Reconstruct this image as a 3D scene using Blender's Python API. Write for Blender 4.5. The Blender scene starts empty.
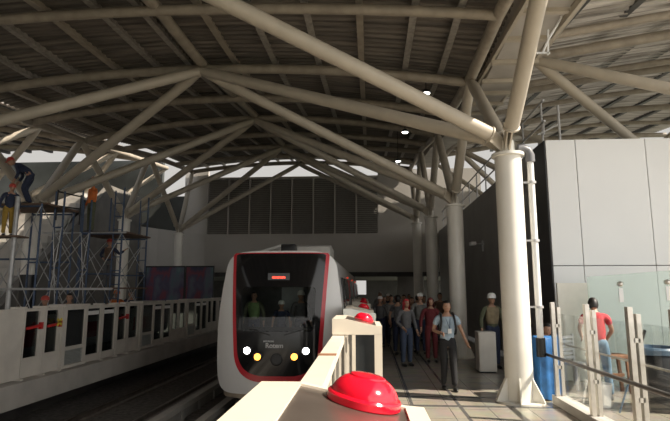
import bpy, bmesh, math, random
from mathutils import Vector, Matrix, Euler
R = random.Random(7)
SC = bpy.context.scene
COL = SC.collection
PI = math.pi
V = Vector

# ------------------------------------------------------------------ camera
F, HX, HY, CAMH, CX, CY = 520.0, 370.0, 291.0, 1.78, 335.0, 210.5
TH = math.atan((HY - CY) / F)
YAW = math.atan((HX - CX) / math.hypot(F, HY - CY))
cam = bpy.data.cameras.new('camera')
cam.sensor_width = 36.0
cam.lens = F / 670.0 * 36.0
cam.clip_start = 0.02
cam.clip_end = 500
camo = bpy.data.objects.new('camera', cam)
COL.objects.link(camo)
camo.location = (0, 0, CAMH)
camo.rotation_euler = (PI / 2 + TH, 0, YAW)
SC.camera = camo
FW = V((-math.sin(YAW) * math.cos(TH), math.cos(YAW) * math.cos(TH), math.sin(TH)))
RT = V((math.cos(YAW), math.sin(YAW), 0))
UP = V((math.sin(YAW) * math.sin(TH), -math.cos(YAW) * math.sin(TH), math.cos(TH)))


def ray(px, py):
    return FW + RT * ((px - CX) / F) + UP * ((CY - py) / F)


def P(px, py, d):
    r = ray(px, py)
    t = d / r.y
    return V((r.x * t, d, CAMH + r.z * t))


def Pz(px, py, z):
    r = ray(px, py)
    t = (z - CAMH) / r.z
    return V((r.x * t, r.y * t, z))


def Px(px, py, x):
    r = ray(px, py)
    t = x / r.x
    return V((x, r.y * t, CAMH + r.z * t))


# ------------------------------------------------------------------ materials
def new_mat(name):
    m = bpy.data.materials.new(name)
    m.use_nodes = True
    nt = m.node_tree
    return m, nt, nt.nodes['Principled BSDF']


def mat(name, col, rough=0.5, metal=0.0, var=0.12, scale=6.0, bump=0.0, bscale=40.0, coat=0.0, spec=0.5):
    m, nt, b = new_mat(name)
    tc = nt.nodes.new('ShaderNodeTexCoord')
    nz = nt.nodes.new('ShaderNodeTexNoise')
    nz.inputs['Scale'].default_value = scale
    nz.inputs['Detail'].default_value = 4
    nt.links.new(tc.outputs['Object'], nz.inputs['Vector'])
    rp = nt.nodes.new('ShaderNodeValToRGB')
    rp.color_ramp.elements[0].position = 0.3
    rp.color_ramp.elements[1].position = 0.7
    rp.color_ramp.elements[0].color = [c * (1 - var) for c in col[:3]] + [1]
    rp.color_ramp.elements[1].color = [min(1, c * (1 + var * 0.5)) for c in col[:3]] + [1]
    nt.links.new(nz.outputs['Fac'], rp.inputs['Fac'])
    nt.links.new(rp.outputs['Color'], b.inputs['Base Color'])
    b.inputs['Roughness'].default_value = rough
    b.inputs['Metallic'].default_value = metal
    b.inputs['Coat Weight'].default_value = coat
    b.inputs['Specular IOR Level'].default_value = spec
    if bump:
        n2 = nt.nodes.new('ShaderNodeTexNoise')
        n2.inputs['Scale'].default_value = bscale
        nt.links.new(tc.outputs['Object'], n2.inputs['Vector'])
        bp = nt.nodes.new('ShaderNodeBump')
        bp.inputs['Strength'].default_value = bump
        bp.inputs['Distance'].default_value = 0.02
        nt.links.new(n2.outputs['Fac'], bp.inputs['Height'])
        nt.links.new(bp.outputs['Normal'], b.inputs['Normal'])
    return m


def emit_mat(name, col, strength):
    m, nt, b = new_mat(name)
    b.inputs['Base Color'].default_value = (*col, 1)
    b.inputs['Emission Color'].default_value = (*col, 1)
    b.inputs['Emission Strength'].default_value = strength
    return m


def glass_mat(name, tint=(0.9, 0.95, 0.93), refl=0.08, rough=0.02, haze=0.0, hcol=(0.7, 0.8, 0.75), fmax=0.4):
    m = bpy.data.materials.new(name)
    m.use_nodes = True
    nt = m.node_tree
    nt.nodes.clear()
    out = nt.nodes.new('ShaderNodeOutputMaterial')
    tr = nt.nodes.new('ShaderNodeBsdfTransparent')
    tr.inputs['Color'].default_value = (*tint, 1)
    gl = nt.nodes.new('ShaderNodeBsdfGlossy')
    gl.inputs['Roughness'].default_value = rough
    lw = nt.nodes.new('ShaderNodeLayerWeight')
    lw.inputs['Blend'].default_value = 0.25
    mp = nt.nodes.new('ShaderNodeMapRange')
    mp.inputs['To Min'].default_value = refl
    mp.inputs['To Max'].default_value = fmax
    nt.links.new(lw.outputs['Fresnel'], mp.inputs['Value'])
    mx = nt.nodes.new('ShaderNodeMixShader')
    nt.links.new(mp.outputs['Result'], mx.inputs['Fac'])
    src = tr
    if haze:
        df = nt.nodes.new('ShaderNodeBsdfDiffuse')
        df.inputs['Color'].default_value = (*hcol, 1)
        m2 = nt.nodes.new('ShaderNodeMixShader')
        m2.inputs['Fac'].default_value = haze
        nt.links.new(tr.outputs[0], m2.inputs[1])
        nt.links.new(df.outputs[0], m2.inputs[2])
        src = m2
    nt.links.new(src.outputs[0], mx.inputs[1])
    nt.links.new(gl.outputs[0], mx.inputs[2])
    nt.links.new(mx.outputs[0], out.inputs['Surface'])
    return m


def tile_mat(name, c1, c2, mortar, size, rough=0.3, msize=0.006):
    m, nt, b = new_mat(name)
    tc = nt.nodes.new('ShaderNodeTexCoord')
    bt = nt.nodes.new('ShaderNodeTexBrick')
    bt.offset = 0.0
    bt.inputs['Color1'].default_value = (*c1, 1)
    bt.inputs['Color2'].default_value = (*c2, 1)
    bt.inputs['Mortar'].default_value = (*mortar, 1)
    bt.inputs['Scale'].default_value = 1.0
    bt.inputs['Mortar Size'].default_value = msize
    bt.inputs['Brick Width'].default_value = size
    bt.inputs['Row Height'].default_value = size
    nt.links.new(tc.outputs['Object'], bt.inputs['Vector'])
    nz = nt.nodes.new('ShaderNodeTexNoise')
    nz.inputs['Scale'].default_value = 3
    nz.inputs['Detail'].default_value = 6
    nt.links.new(tc.outputs['Object'], nz.inputs['Vector'])
    mx = nt.nodes.new('ShaderNodeMix')
    mx.data_type = 'RGBA'
    mx.blend_type = 'MULTIPLY'
    mx.inputs['Factor'].default_value = 0.35
    nt.links.new(bt.outputs['Color'], mx.inputs[6])
    nt.links.new(nz.outputs['Color'], mx.inputs[7])
    nt.links.new(mx.outputs[2], b.inputs['Base Color'])
    mr = nt.nodes.new('ShaderNodeMapRange')
    mr.inputs['To Min'].default_value = rough * 0.7
    mr.inputs['To Max'].default_value = rough * 1.4
    nt.links.new(nz.outputs['Fac'], mr.inputs['Value'])
    nt.links.new(mr.outputs['Result'], b.inputs['Roughness'])
    return m


def deck_mat(name, col, streak, transl=0.0):
    m, nt, b = new_mat(name)
    tc = nt.nodes.new('ShaderNodeTexCoord')
    mp = nt.nodes.new('ShaderNodeMapping')
    mp.inputs['Scale'].default_value = (0.25, 5.0, 1)
    nz = nt.nodes.new('ShaderNodeTexNoise')
    nz.inputs['Scale'].default_value = 2.0
    nz.inputs['Detail'].default_value = 5
    nt.links.new(tc.outputs['Object'], mp.inputs['Vector'])
    nt.links.new(mp.outputs['Vector'], nz.inputs['Vector'])
    rp = nt.nodes.new('ShaderNodeValToRGB')
    rp.color_ramp.elements[0].position = 0.35
    rp.color_ramp.elements[1].position = 0.65
    rp.color_ramp.elements[0].color = (*col, 1)
    rp.color_ramp.elements[1].color = (*streak, 1)
    nt.links.new(nz.outputs['Fac'], rp.inputs['Fac'])
    nt.links.new(rp.outputs['Color'], b.inputs['Base Color'])
    b.inputs['Roughness'].default_value = 0.55
    if transl:
        out = nt.nodes['Material Output']
        tl = nt.nodes.new('ShaderNodeBsdfTranslucent')
        nt.links.new(rp.outputs['Color'], tl.inputs['Color'])
        mx = nt.nodes.new('ShaderNodeMixShader')
        mx.inputs['Fac'].default_value = transl
        nt.links.new(b.outputs[0], mx.inputs[1])
        nt.links.new(tl.outputs[0], mx.inputs[2])
        nt.links.new(mx.outputs[0], out.inputs['Surface'])
    return m


M = {}
M['steel'] = mat('cream_painted_steel', (0.50, 0.445, 0.36), 0.38, var=0.10, scale=3)
M['beam'] = mat('dusty_beige_steel', (0.36, 0.31, 0.245), 0.42, var=0.22, scale=4)
M['colwhite'] = mat('white_painted_column', (0.80, 0.77, 0.70), 0.35, var=0.06, scale=2)
M['purlin'] = mat('galvanised_purlin', (0.34, 0.31, 0.27), 0.5, var=0.35, scale=10)
M['purlin_dark'] = mat('dark_purlin', (0.10, 0.10, 0.10), 0.5, var=0.3, scale=6)
M['deck'] = deck_mat('weathered_roof_deck', (0.085, 0.074, 0.062), (0.21, 0.18, 0.15))
M['deck_light'] = deck_mat('pale_translucent_roof_deck', (0.20, 0.18, 0.155), (0.62, 0.58, 0.53), 0.08)
M['deck_mid'] = deck_mat('grey_roof_deck', (0.22, 0.20, 0.18), (0.42, 0.38, 0.34), 0.04)
M['cream'] = mat('cream_powder_coat', (0.72, 0.65, 0.54), 0.4, var=0.05, scale=4)
M['cream_bright'] = mat('ivory_board', (0.90, 0.86, 0.77), 0.5, var=0.04)
M['cream_dull'] = mat('dull_cream_panel', (0.66, 0.62, 0.56), 0.45, var=0.10, scale=3)
M['grey_lid'] = mat('grey_metal_lid', (0.42, 0.44, 0.43), 0.4, var=0.1)
M['lid_dark'] = mat('dark_brushed_lid', (0.16, 0.13, 0.11), 0.28, metal=0.5, var=0.2, scale=8)
M['dark_panel'] = mat('dark_tinted_panel', (0.025, 0.028, 0.03), 0.12, var=0.1)
M['black'] = mat('black_plastic', (0.012, 0.012, 0.013), 0.35, var=0.1)
M['rubber'] = mat('matt_black_console', (0.012, 0.012, 0.012), 0.9, spec=0.1)
M['black_gloss'] = mat('black_gloss_mask', (0.010, 0.010, 0.011), 0.10, var=0.05)
M['concrete'] = mat('grey_concrete', (0.36, 0.34, 0.31), 0.8, var=0.22, scale=1.5, bump=0.2)
M['conc_light'] = mat('pale_concrete', (0.52, 0.49, 0.45), 0.8, var=0.2, scale=1.2, bump=0.2)
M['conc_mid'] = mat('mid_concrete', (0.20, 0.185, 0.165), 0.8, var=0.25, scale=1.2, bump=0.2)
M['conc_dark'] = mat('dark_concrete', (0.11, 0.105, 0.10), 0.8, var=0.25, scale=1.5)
M['ballast'] = mat('dark_track_bed', (0.20, 0.18, 0.165), 0.9, var=0.5, scale=9, bump=0.6, bscale=25)
M['rail'] = mat('worn_rail_steel', (0.35, 0.30, 0.26), 0.3, metal=0.8, var=0.3)
M['wall_panel'] = mat('grey_wall_cladding', (0.50, 0.47, 0.43), 0.5, var=0.08, scale=0.7)
M['louvre'] = mat('dark_louvre', (0.30, 0.28, 0.25), 0.5, var=0.15)
M['whitewall'] = mat('white_aluminium_cladding', (0.86, 0.87, 0.87), 0.42, var=0.03, scale=0.6)
M['darkwall'] = mat('charcoal_wall', (0.28, 0.275, 0.265), 0.5, var=0.15, scale=1)
M['red_dome'] = None
M['train_white'] = mat('white_train_paint', (0.80, 0.79, 0.78), 0.28, var=0.03, scale=1, coat=0.4)
M['train_red'] = mat('red_train_stripe', (0.62, 0.02, 0.035), 0.3, var=0.05, coat=0.3)
M['train_skirt'] = mat('tan_train_skirt', (0.40, 0.33, 0.25), 0.5, var=0.2)
M['train_grey'] = mat('grey_roof_fairing', (0.50, 0.49, 0.46), 0.5, var=0.1)
M['cab_dark'] = mat('cab_interior', (0.10, 0.10, 0.10), 0.7, var=0.2)
M['glass'] = glass_mat('clear_glass', (0.86, 0.93, 0.90), 0.05)
M['glass_green'] = glass_mat('greenish_glass', (0.86, 0.92, 0.89), 0.05, haze=0.20, hcol=(0.74, 0.82, 0.77))
M['glass_dusty'] = glass_mat('dusty_glass', (0.975, 0.985, 0.98), 0.02, fmax=0.22)
M['glass_dark'] = glass_mat('dark_glass', (0.30, 0.33, 0.33), 0.08)
M['glass_wind'] = glass_mat('windscreen_glass', (0.70, 0.74, 0.72), 0.03)
M['stainless'] = mat('brushed_stainless', (0.62, 0.58, 0.52), 0.28, metal=0.85, var=0.1, scale=15)
M['handrail'] = mat('dark_handrail', (0.10, 0.085, 0.075), 0.3, metal=0.3, var=0.2)
M['blue_steel'] = mat('blue_scaffold_paint', (0.06, 0.095, 0.17), 0.5, var=0.3, scale=9)
M['grey_pipe'] = mat('galvanised_pipe', (0.50, 0.50, 0.50), 0.4, metal=0.3, var=0.2)
M['plank'] = mat('worn_wood_plank', (0.20, 0.13, 0.09), 0.8, var=0.4, scale=8)
M['pvc'] = mat('white_pvc', (0.82, 0.82, 0.80), 0.35, var=0.05)
M['pvc_grey'] = mat('grey_pipe_elbow', (0.16, 0.16, 0.17), 0.4, var=0.1)
M['blue_sheet'] = mat('blue_plastic_sheet', (0.05, 0.20, 0.50), 0.4, var=0.35, scale=5, bump=0.5, bscale=6)
M['red_bar'] = mat('red_bar', (0.55, 0.03, 0.03), 0.4)
M['yellow'] = mat('yellow_tag', (0.80, 0.62, 0.08), 0.5)
M['white_plastic'] = mat('white_plastic', (0.82, 0.82, 0.80), 0.4, var=0.04)
M['wood'] = mat('brown_wood', (0.30, 0.15, 0.08), 0.6, var=0.35, scale=9)
M['blue_rim'] = mat('steel_blue_rim', (0.10, 0.16, 0.23), 0.4, var=0.15)
M['skin'] = mat('skin', (0.42, 0.24, 0.16), 0.5, var=0.06)
M['hair'] = mat('black_hair', (0.012, 0.010, 0.009), 0.5, var=0.3, scale=40)
M['eye'] = mat('eye', (0.02, 0.015, 0.012), 0.2)
M['lip'] = mat('lip', (0.40, 0.13, 0.11), 0.5)
M['shoe'] = mat('black_shoe', (0.02, 0.02, 0.02), 0.4)


def cloth(name, c):
    M[name] = mat(name + '_cloth', c, 0.85, var=0.18, scale=14, bump=0.3, bscale=30)


for n, c in dict(lightblue=(0.36, 0.46, 0.55), blacktrouser=(0.018, 0.018, 0.02), redshirt=(0.50, 0.05, 0.06), denim=(0.16, 0.26, 0.36), maroon=(0.16, 0.025, 0.03),
                 greyshirt=(0.12, 0.12, 0.125), navy=(0.03, 0.04, 0.08), khaki=(0.30, 0.24, 0.15), paleshirt=(0.26, 0.26, 0.25), redscarf=(0.50, 0.04, 0.05),
                 orange=(0.75, 0.20, 0.05), mustard=(0.42, 0.27, 0.05), green=(0.20, 0.30, 0.12), olive=(0.12, 0.13, 0.08), brownshirt=(0.15, 0.09, 0.06), jean=(0.06, 0.08, 0.13)).items():
    cloth(n, c)
M['helmet_white'] = mat('white_helmet', (0.80, 0.80, 0.78), 0.35, var=0.04)
M['helmet_red'] = mat('red_helmet', (0.55, 0.07, 0.05), 0.35, var=0.04)
M['helmet_orange'] = mat('orange_helmet', (0.80, 0.25, 0.06), 0.35, var=0.04)
M['floor_tile'] = tile_mat('grey_platform_tile', (0.42, 0.375, 0.31), (0.375, 0.335, 0.28), (0.13, 0.13, 0.12), 0.6, 0.22)
M['floor_dark'] = mat('dark_stone_band', (0.12, 0.115, 0.11), 0.25, var=0.2)
M['bluegrey'] = mat('blue_grey_cladding', (0.06, 0.065, 0.062), 0.4, var=0.4, scale=0.8)
M['ground'] = mat('outdoor_ground', (0.17, 0.18, 0.14), 0.9, var=0.3, scale=0.5)
M['lamp'] = emit_mat('lamp_glow', (1.0, 0.97, 0.9), 6)
M['headlight'] = emit_mat('headlight_glow', (1.0, 0.98, 0.95), 9)
M['amber'] = emit_mat('amber_glow', (1.0, 0.36, 0.05), 5)
M['led_red'] = emit_mat('red_led', (1.0, 0.10, 0.06), 1.6)
M['tail_red'] = emit_mat('red_door_lamp', (1.0, 0.08, 0.03), 0.5)
M['letter'] = mat('silver_lettering', (0.72, 0.72, 0.72), 0.4)
m, nt, b = new_mat('red_translucent_plastic')
b.inputs['Base Color'].default_value = (0.80, 0.008, 0.03, 1)
b.inputs['Roughness'].default_value = 0.14
b.inputs['Subsurface Weight'].default_value = 0.35
b.inputs['Subsurface Radius'].default_value = (0.05, 0.005, 0.005)
b.inputs['Coat Weight'].default_value = 0.5
M['red_dome'] = m
# hoarding print: generic blotches of dark red, teal and navy
m, nt, b = new_mat('printed_hoarding')
tc = nt.nodes.new('ShaderNodeTexCoord')
mp = nt.nodes.new('ShaderNodeMapping')
mp.inputs['Scale'].default_value = (1, 0.75, 0.5)
vo = nt.nodes.new('ShaderNodeTexNoise')
vo.inputs['Scale'].default_value = 0.9
vo.inputs['Detail'].default_value = 3
rp = nt.nodes.new('ShaderNodeValToRGB')
rp.color_ramp.elements[0].position = 0.30
rp.color_ramp.elements[0].color = (0.03, 0.03, 0.07, 1)
rp.color_ramp.elements[1].position = 0.72
rp.color_ramp.elements[1].color = (0.40, 0.40, 0.42, 1)
for pos, c in ((0.40, (0.05, 0.05, 0.10)), (0.47, (0.22, 0.05, 0.07)), (0.50, (0.08, 0.07, 0.13)), (0.55, (0.13, 0.13, 0.18)), (0.60, (0.10, 0.17, 0.19))):
    e = rp.color_ramp.elements.new(pos)
    e.color = (*c, 1)
nt.links.new(tc.outputs['Object'], mp.inputs['Vector'])
nt.links.new(mp.outputs['Vector'], vo.inputs['Vector'])
nt.links.new(vo.outputs['Fac'], rp.inputs['Fac'])
nt.links.new(rp.outputs['Color'], b.inputs['Base Color'])
M['hoarding'] = m


# ------------------------------------------------------------------ mesh builder
class MB:
    def __init__(s):
        s.bm = bmesh.new()
        s.mi = 0

    def _tag(s, faces):
        for f in faces:
            f.material_index = s.mi

    def poly(s, vs, quads):
        bv = [s.bm.verts.new(v) for v in vs]
        fs = []
        for q in quads:
            try:
                fs.append(s.bm.faces.new([bv[i] for i in q]))
            except ValueError:
                pass
        s._tag(fs)
        return s

    def box(s, lo, hi, mx=None):
        x0, y0, z0 = lo
        x1, y1, z1 = hi
        vs = [V((x, y, z)) for z in (z0, z1) for y in (y0, y1) for x in (x0, x1)]
        if mx:
            vs = [mx @ v for v in vs]
        return s.poly(vs, [(0, 2, 3, 1), (4, 5, 7, 6), (0, 1, 5, 4), (2, 6, 7, 3), (1, 3, 7, 5), (0, 4, 6, 2)])

    def bar(s, p, q, w, h, up=(0, 0, 1)):
        p, q = V(p), V(q)
        d = (q - p).normalized()
        u = V(up)
        if abs(d.dot(u)) > 0.98:
            u = V((0, 1, 0))
        a = d.cross(u).normalized() * w / 2
        c = a.cross(d).normalized() * h / 2
        vs = [p - a - c, p + a - c, p + a + c, p - a + c, q - a - c, q + a - c, q + a + c, q - a + c]
        return s.poly(vs, [(0, 3, 2, 1), (4, 5, 6, 7), (0, 1, 5, 4), (1, 2, 6, 5), (2, 3, 7, 6), (3, 0, 4, 7)])

    def path(s, pts, rads, n=14, caps=True):
        pts = [V(p) for p in pts]
        if not isinstance(rads, (list, tuple)):
            rads = [rads] * len(pts)
        rings = []
        ref = None
        for i, p in enumerate(pts):
            d = (pts[min(i + 1, len(pts) - 1)] - pts[max(i - 1, 0)]).normalized()
            if ref is None:
                ref = V((0, 0, 1)) if abs(d.z) < 0.9 else V((1, 0, 0))
            a = d.cross(ref).normalized()
            c = a.cross(d).normalized()
            ref = c
            rings.append([s.bm.verts.new(p + (a * math.cos(2 * PI * k / n) + c * math.sin(2 * PI * k / n)) * rads[i]) for k in range(n)])
        fs = []
        for r0, r1 in zip(rings, rings[1:]):
            for k in range(n):
                fs.append(s.bm.faces.new((r0[k], r0[(k + 1) % n], r1[(k + 1) % n], r1[k])))
        if caps:
            fs.append(s.bm.faces.new(rings[0][::-1]))
            fs.append(s.bm.faces.new(rings[-1]))
        s._tag(fs)
        return s

    def tube(s, p, q, r, n=14, r2=None):
        return s.path([p, q], [r, r if r2 is None else r2], n)

    def lathe(s, prof, c=(0, 0, 0), n=24, mx=None):
        c = V(c)
        rings = []
        fs = []
        for (r, z) in prof:
            ring = []
            for k in range(n):
                v = V((r * math.cos(2 * PI * k / n), r * math.sin(2 * PI * k / n), z))
                if mx:
                    v = mx @ v
                ring.append(s.bm.verts.new(c + v))
            rings.append(ring)
        for r0, r1 in zip(rings, rings[1:]):
            for k in range(n):
                fs.append(s.bm.faces.new((r0[k], r0[(k + 1) % n], r1[(k + 1) % n], r1[k])))
        fs.append(s.bm.faces.new(rings[0][::-1]))
        fs.append(s.bm.faces.new(rings[-1]))
        s._tag(fs)
        return s

    def ell(s, c, r, u=14, v=10, rot=None):
        mx = Matrix.Translation(V(c)) @ (rot.to_4x4() if rot else Matrix()) @ Matrix.Diagonal((*r, 1))
        g = bmesh.ops.create_uvsphere(s.bm, u_segments=u, v_segments=v, radius=1, matrix=mx)
        fs = {f for vv in g['verts'] for f in vv.link_faces}
        s._tag(fs)
        return s

    def prism(s, outline, axis, a, b):
        n = len(outline)

        def mk(t):
            r = []
            for (u, w) in outline:
                r.append(V((t, u, w)) if axis == 'x' else V((u, t, w)) if axis == 'y' else V((u, w, t)))
            return r
        vs = mk(a) + mk(b)
        return s.poly(vs, [tuple(range(n))[::-1], tuple(range(n, 2 * n))] + [(i, (i + 1) % n, n + (i + 1) % n, n + i) for i in range(n)])

    def mesh(s, name, mats, smooth=True, bevel=0.0):
        bm = s.bm
        if bevel:
            bmesh.ops.remove_doubles(bm, verts=bm.verts, dist=1e-5)
            es = [e for e in bm.edges if len(e.link_faces) == 2 and e.calc_face_angle(0) > 0.6]
            bmesh.ops.bevel(bm, geom=es, offset=bevel, segments=2, affect='EDGES', profile=0.6)
        bmesh.ops.recalc_face_normals(bm, faces=bm.faces)
        me = bpy.data.meshes.new(name)
        bm.to_mesh(me)
        bm.free()
        if not isinstance(mats, (list, tuple)):
            mats = [mats]
        for x in mats:
            me.materials.append(M[x] if isinstance(x, str) else x)
        if smooth:
            me.polygons.foreach_set('use_smooth', [True] * len(me.polygons))
            me.set_sharp_from_angle(angle=0.6)
        return me

    def obj(s, name, mats, parent=None, smooth=True, bevel=0.0, loc=None):
        me = s.mesh(name, mats, smooth, bevel)
        o = bpy.data.objects.new(name, me)
        COL.objects.link(o)
        if parent:
            o.parent = parent
        if loc is not None:
            o.location = loc
        return o


def thing(name, label, cat, loc=(0, 0, 0), rz=0.0, group=None, kind=None):
    o = bpy.data.objects.new(name, None)
    o.empty_display_size = 0.2
    COL.objects.link(o)
    o.location = loc
    o.rotation_euler = (0, 0, rz)
    return tag(o, label, cat, group, kind)


def tag(o, label, cat, group=None, kind=None):
    if label:
        o['label'] = label
    if cat:
        o['category'] = cat
    if group:
        o['group'] = group
    if kind:
        o['kind'] = kind
    return o


def struct(o, label=None, cat=None, group=None):
    return tag(o, label, cat, group, 'structure')


def dup(root, loc, rz=None, label=None, group=None):
    r = root.copy()
    COL.objects.link(r)
    r.location = loc
    if rz is not None:
        r.rotation_euler = (0, 0, rz)
    if label:
        r['label'] = label
    if group:
        r['group'] = group
    for ch in list(root.children):
        c = ch.copy()
        COL.objects.link(c)
        c.parent = r
        for g in list(ch.children):
            d = g.copy()
            COL.objects.link(d)
            d.parent = c
    return r


ORD = ['first', 'second', 'third', 'fourth', 'fifth', 'sixth', 'seventh', 'eighth', 'ninth', 'tenth', 'eleventh', 'twelfth', 'thirteenth', 'fourteenth', 'fifteenth', 'sixteenth', 'seventeenth', 'eighteenth']


def lerp_tab(tab, y):
    if y <= tab[0][0]:
        return tab[0][1]
    for (a, b), (c, d) in zip(tab, tab[1:]):
        if y <= c:
            return b + (d - b) * (y - a) / (c - a)
    return tab[-1][1]


# ------------------------------------------------------------------ the setting: floors, track bed
XG = -0.34        # gate line on this platform
XL = -7.10        # gate line on the far platform
mb = MB().box((-0.62, -4, -0.4), (3.6, 32, 0)).box((3.6, -4, -0.4), (16, 11.6, 0))
struct(mb.obj('floor', 'floor_tile', smooth=False), 'grey tiled platform floor beside the train', 'floor')
mb = MB()
for y in (8.55, 9.25):
    mb.box((-0.3, y, 0.0), (3.5, y + 0.11, 0.004))
for x in (0.62, 1.36):
    mb.box((x, 2, 0.0), (x + 0.05, 31, 0.003))
struct(mb.obj('trim_1', 'floor_dark', smooth=False), 'dark stone bands set in the platform floor', 'trim')
mb = MB().box((-22, -6, -0.46), (-6.84, 29.8, 0))
struct(mb.obj('floor_far_platform', 'conc_light', smooth=False), 'concrete slab of the far platform with pale edge', 'floor')
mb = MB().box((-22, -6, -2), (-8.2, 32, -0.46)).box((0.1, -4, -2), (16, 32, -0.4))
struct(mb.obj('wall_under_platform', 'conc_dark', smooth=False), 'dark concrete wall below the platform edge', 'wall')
mb = MB().box((-9, -4, -1.5), (0.4, 60, -1.1))
struct(mb.obj('floor_track_bed', 'ballast', smooth=False), 'dark track bed between the two platforms', 'track bed')
for cx, who in ((-1.95, 'under the train'), (-5.75, 'beside the far platform')):
    for s in (-1, 1):
        x = cx + s * 0.72
        o = MB().prism([(x - 0.07, -1.1), (x + 0.07, -1.1), (x + 0.07, -1.07), (x + 0.015, -1.04), (x + 0.035, -0.94), (x - 0.035, -0.94), (x - 0.015, -1.04), (x - 0.07, -1.07)], 'y', -4, 58).obj('track_rail', 'rail', smooth=False)
        tag(o, 'steel running rail %s, the one %s the red beacons' % (who, 'nearer' if s > 0 else 'farther from'), 'rail')
for x, w in ((-4.30, 'farther from the train'), (-3.37, 'next to the train')):
    t = thing('cable_trough', 'long pale concrete trough between the tracks, the one %s' % w, 'trough', (x, 0, -1.1))
    MB().box((-0.09, -4, 0.24), (0.09, 41.5, 0.36)).obj('cover', 'conc_light', t, smooth=False)
    MB().box((-0.03, -4, 0.0), (0.03, 41.5, 0.24)).obj('web', 'concrete', t, smooth=False)
    for k in range(12):
        MB().box((-0.08, 8.4 + 1.2 * k, 0.0), (0.08, 8.5 + 1.2 * k, 0.24)).obj('bracket', 'concrete', t, smooth=False)
mb = MB().box((-140, -60, -6.2), (140, 200, -6))
struct(mb.obj('ground', 'ground', smooth=False), 'open ground below the raised station', 'ground')

# ------------------------------------------------------------------ roof
RX = -4.05
EX = 2.39
RID = [(5.9, 6.75), (9, 7.08), (11.75, 7.17), (17.6, 7.9), (23.4, 8.5), (29.5, 9.2)]
EDG = [(5.9, 6.55), (9, 6.75), (11.75, 6.66), (17.6, 7.15), (23.4, 8.15), (29.5, 8.75)]


def roofz(x, y):
    a, e = lerp_tab(RID, y), lerp_tab(EDG, y)
    t = (x - RX) / (EX - RX)
    return e + (a - e) * (1 - t * t)


def deck(name, x0, x1, y0, y1, zf, m, label, pitch=0.22):
    xs = [x0 + (x1 - x0) * i / 14 for i in range(15)]
    ys = []
    y = y0
    while y < y1:
        ys += [(y, 0), (y + pitch * 0.35, 0), (y + pitch * 0.5, 0.045), (y + pitch * 0.85, 0.045)]
        y += pitch
    bm = MB()
    g = [[bm.bm.verts.new((x, yy, zf(x, yy) + h)) for x in xs] for yy, h in ys]
    g2 = [[bm.bm.verts.new((x, yy, zf(x, yy) + h + 0.05)) for x in xs] for yy, h in ys]
    for a in range(len(ys) - 1):
        for i in range(14):
            bm.bm.faces.new((g[a][i], g[a][i + 1], g[a + 1][i + 1], g[a + 1][i]))
    for a in (0, len(ys) - 1):
        for i in range(14):
            bm.bm.faces.new((g[a][i], g2[a][i], g2[a][i + 1], g[a][i + 1]))
    return struct(bm.obj(name, m, smooth=False), label, 'roof')


deck('ceiling', -10.55, 2.75, -6.0, 29.9, lambda x, y: roofz(x, y) + 0.34, 'deck', 'brown corrugated deck of the main station roof')


def curve_beam(name, pts, r, m, label, cat='roof beam', n=12):
    return struct(MB().path(pts, r, n).obj(name, 'beam'), label, cat)


ys = [9 + 2.925 * j for j in range(8)]
for j, y in enumerate(ys):
    pts = [(x, y, roofz(x, y)) for x in [-10.35 + 12.74 * i / 16 for i in range(17)]]
    curve_beam('ceiling_beam', pts, 0.115 if j != 0 else 0.10, 'beam', 'arched cross tube under the main roof, %s from the open end' % ORD[j], n=14)
for x, lab in ((EX, 'long edge tube above the steel columns on the beacon platform'), (RX, 'long ridge tube over the middle of the tracks'), (-10.4, 'long edge tube above the columns on the far platform')):
    pts = [(x, y, roofz(x, y) + (0.02 if x != RX else 0.10)) for y in [5.4 + 24.3 * i / 20 for i in range(21)]]
    curve_beam('ceiling_beam', pts, 0.12, 'steel', lab)
px_list = [-9.6, -8.6, -7.5, -6.4, -5.35, -4.5, -3.3, -2.3, -1.2, -0.15, 0.9, 1.75]
for j, x in enumerate(px_list):
    mb = MB()
    y0 = -5.9
    for i in range(26):
        ya, yb = y0 + 1.38 * i, y0 + 1.38 * (i + 1)
        za, zb = roofz(x, ya) + 0.22, roofz(x, yb) + 0.22
        mb.bar((x, ya, za), (x, yb, zb), 0.14, 0.03)
        mb.bar((x, ya, za + 0.08), (x, yb, zb + 0.08), 0.05, 0.13)
    struct(mb.obj('ceiling_purlin', 'purlin' if j % 3 else 'beam', smooth=False), 'long purlin under the roof deck, %s from the far-platform side' % ORD[j], 'purlin')

# side canopies (right: x 3.9..14; left: mirrored)
SRX0 = 3.9


def sidez(x, y):
    return 7.15 + (0.105 if y > 11.75 else 0.03) * (y - 11.75) + 0.9 * math.sin(min(1, max(0, (abs(x - RX) - 7.95) / 10)) * PI * 0.6)


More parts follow.
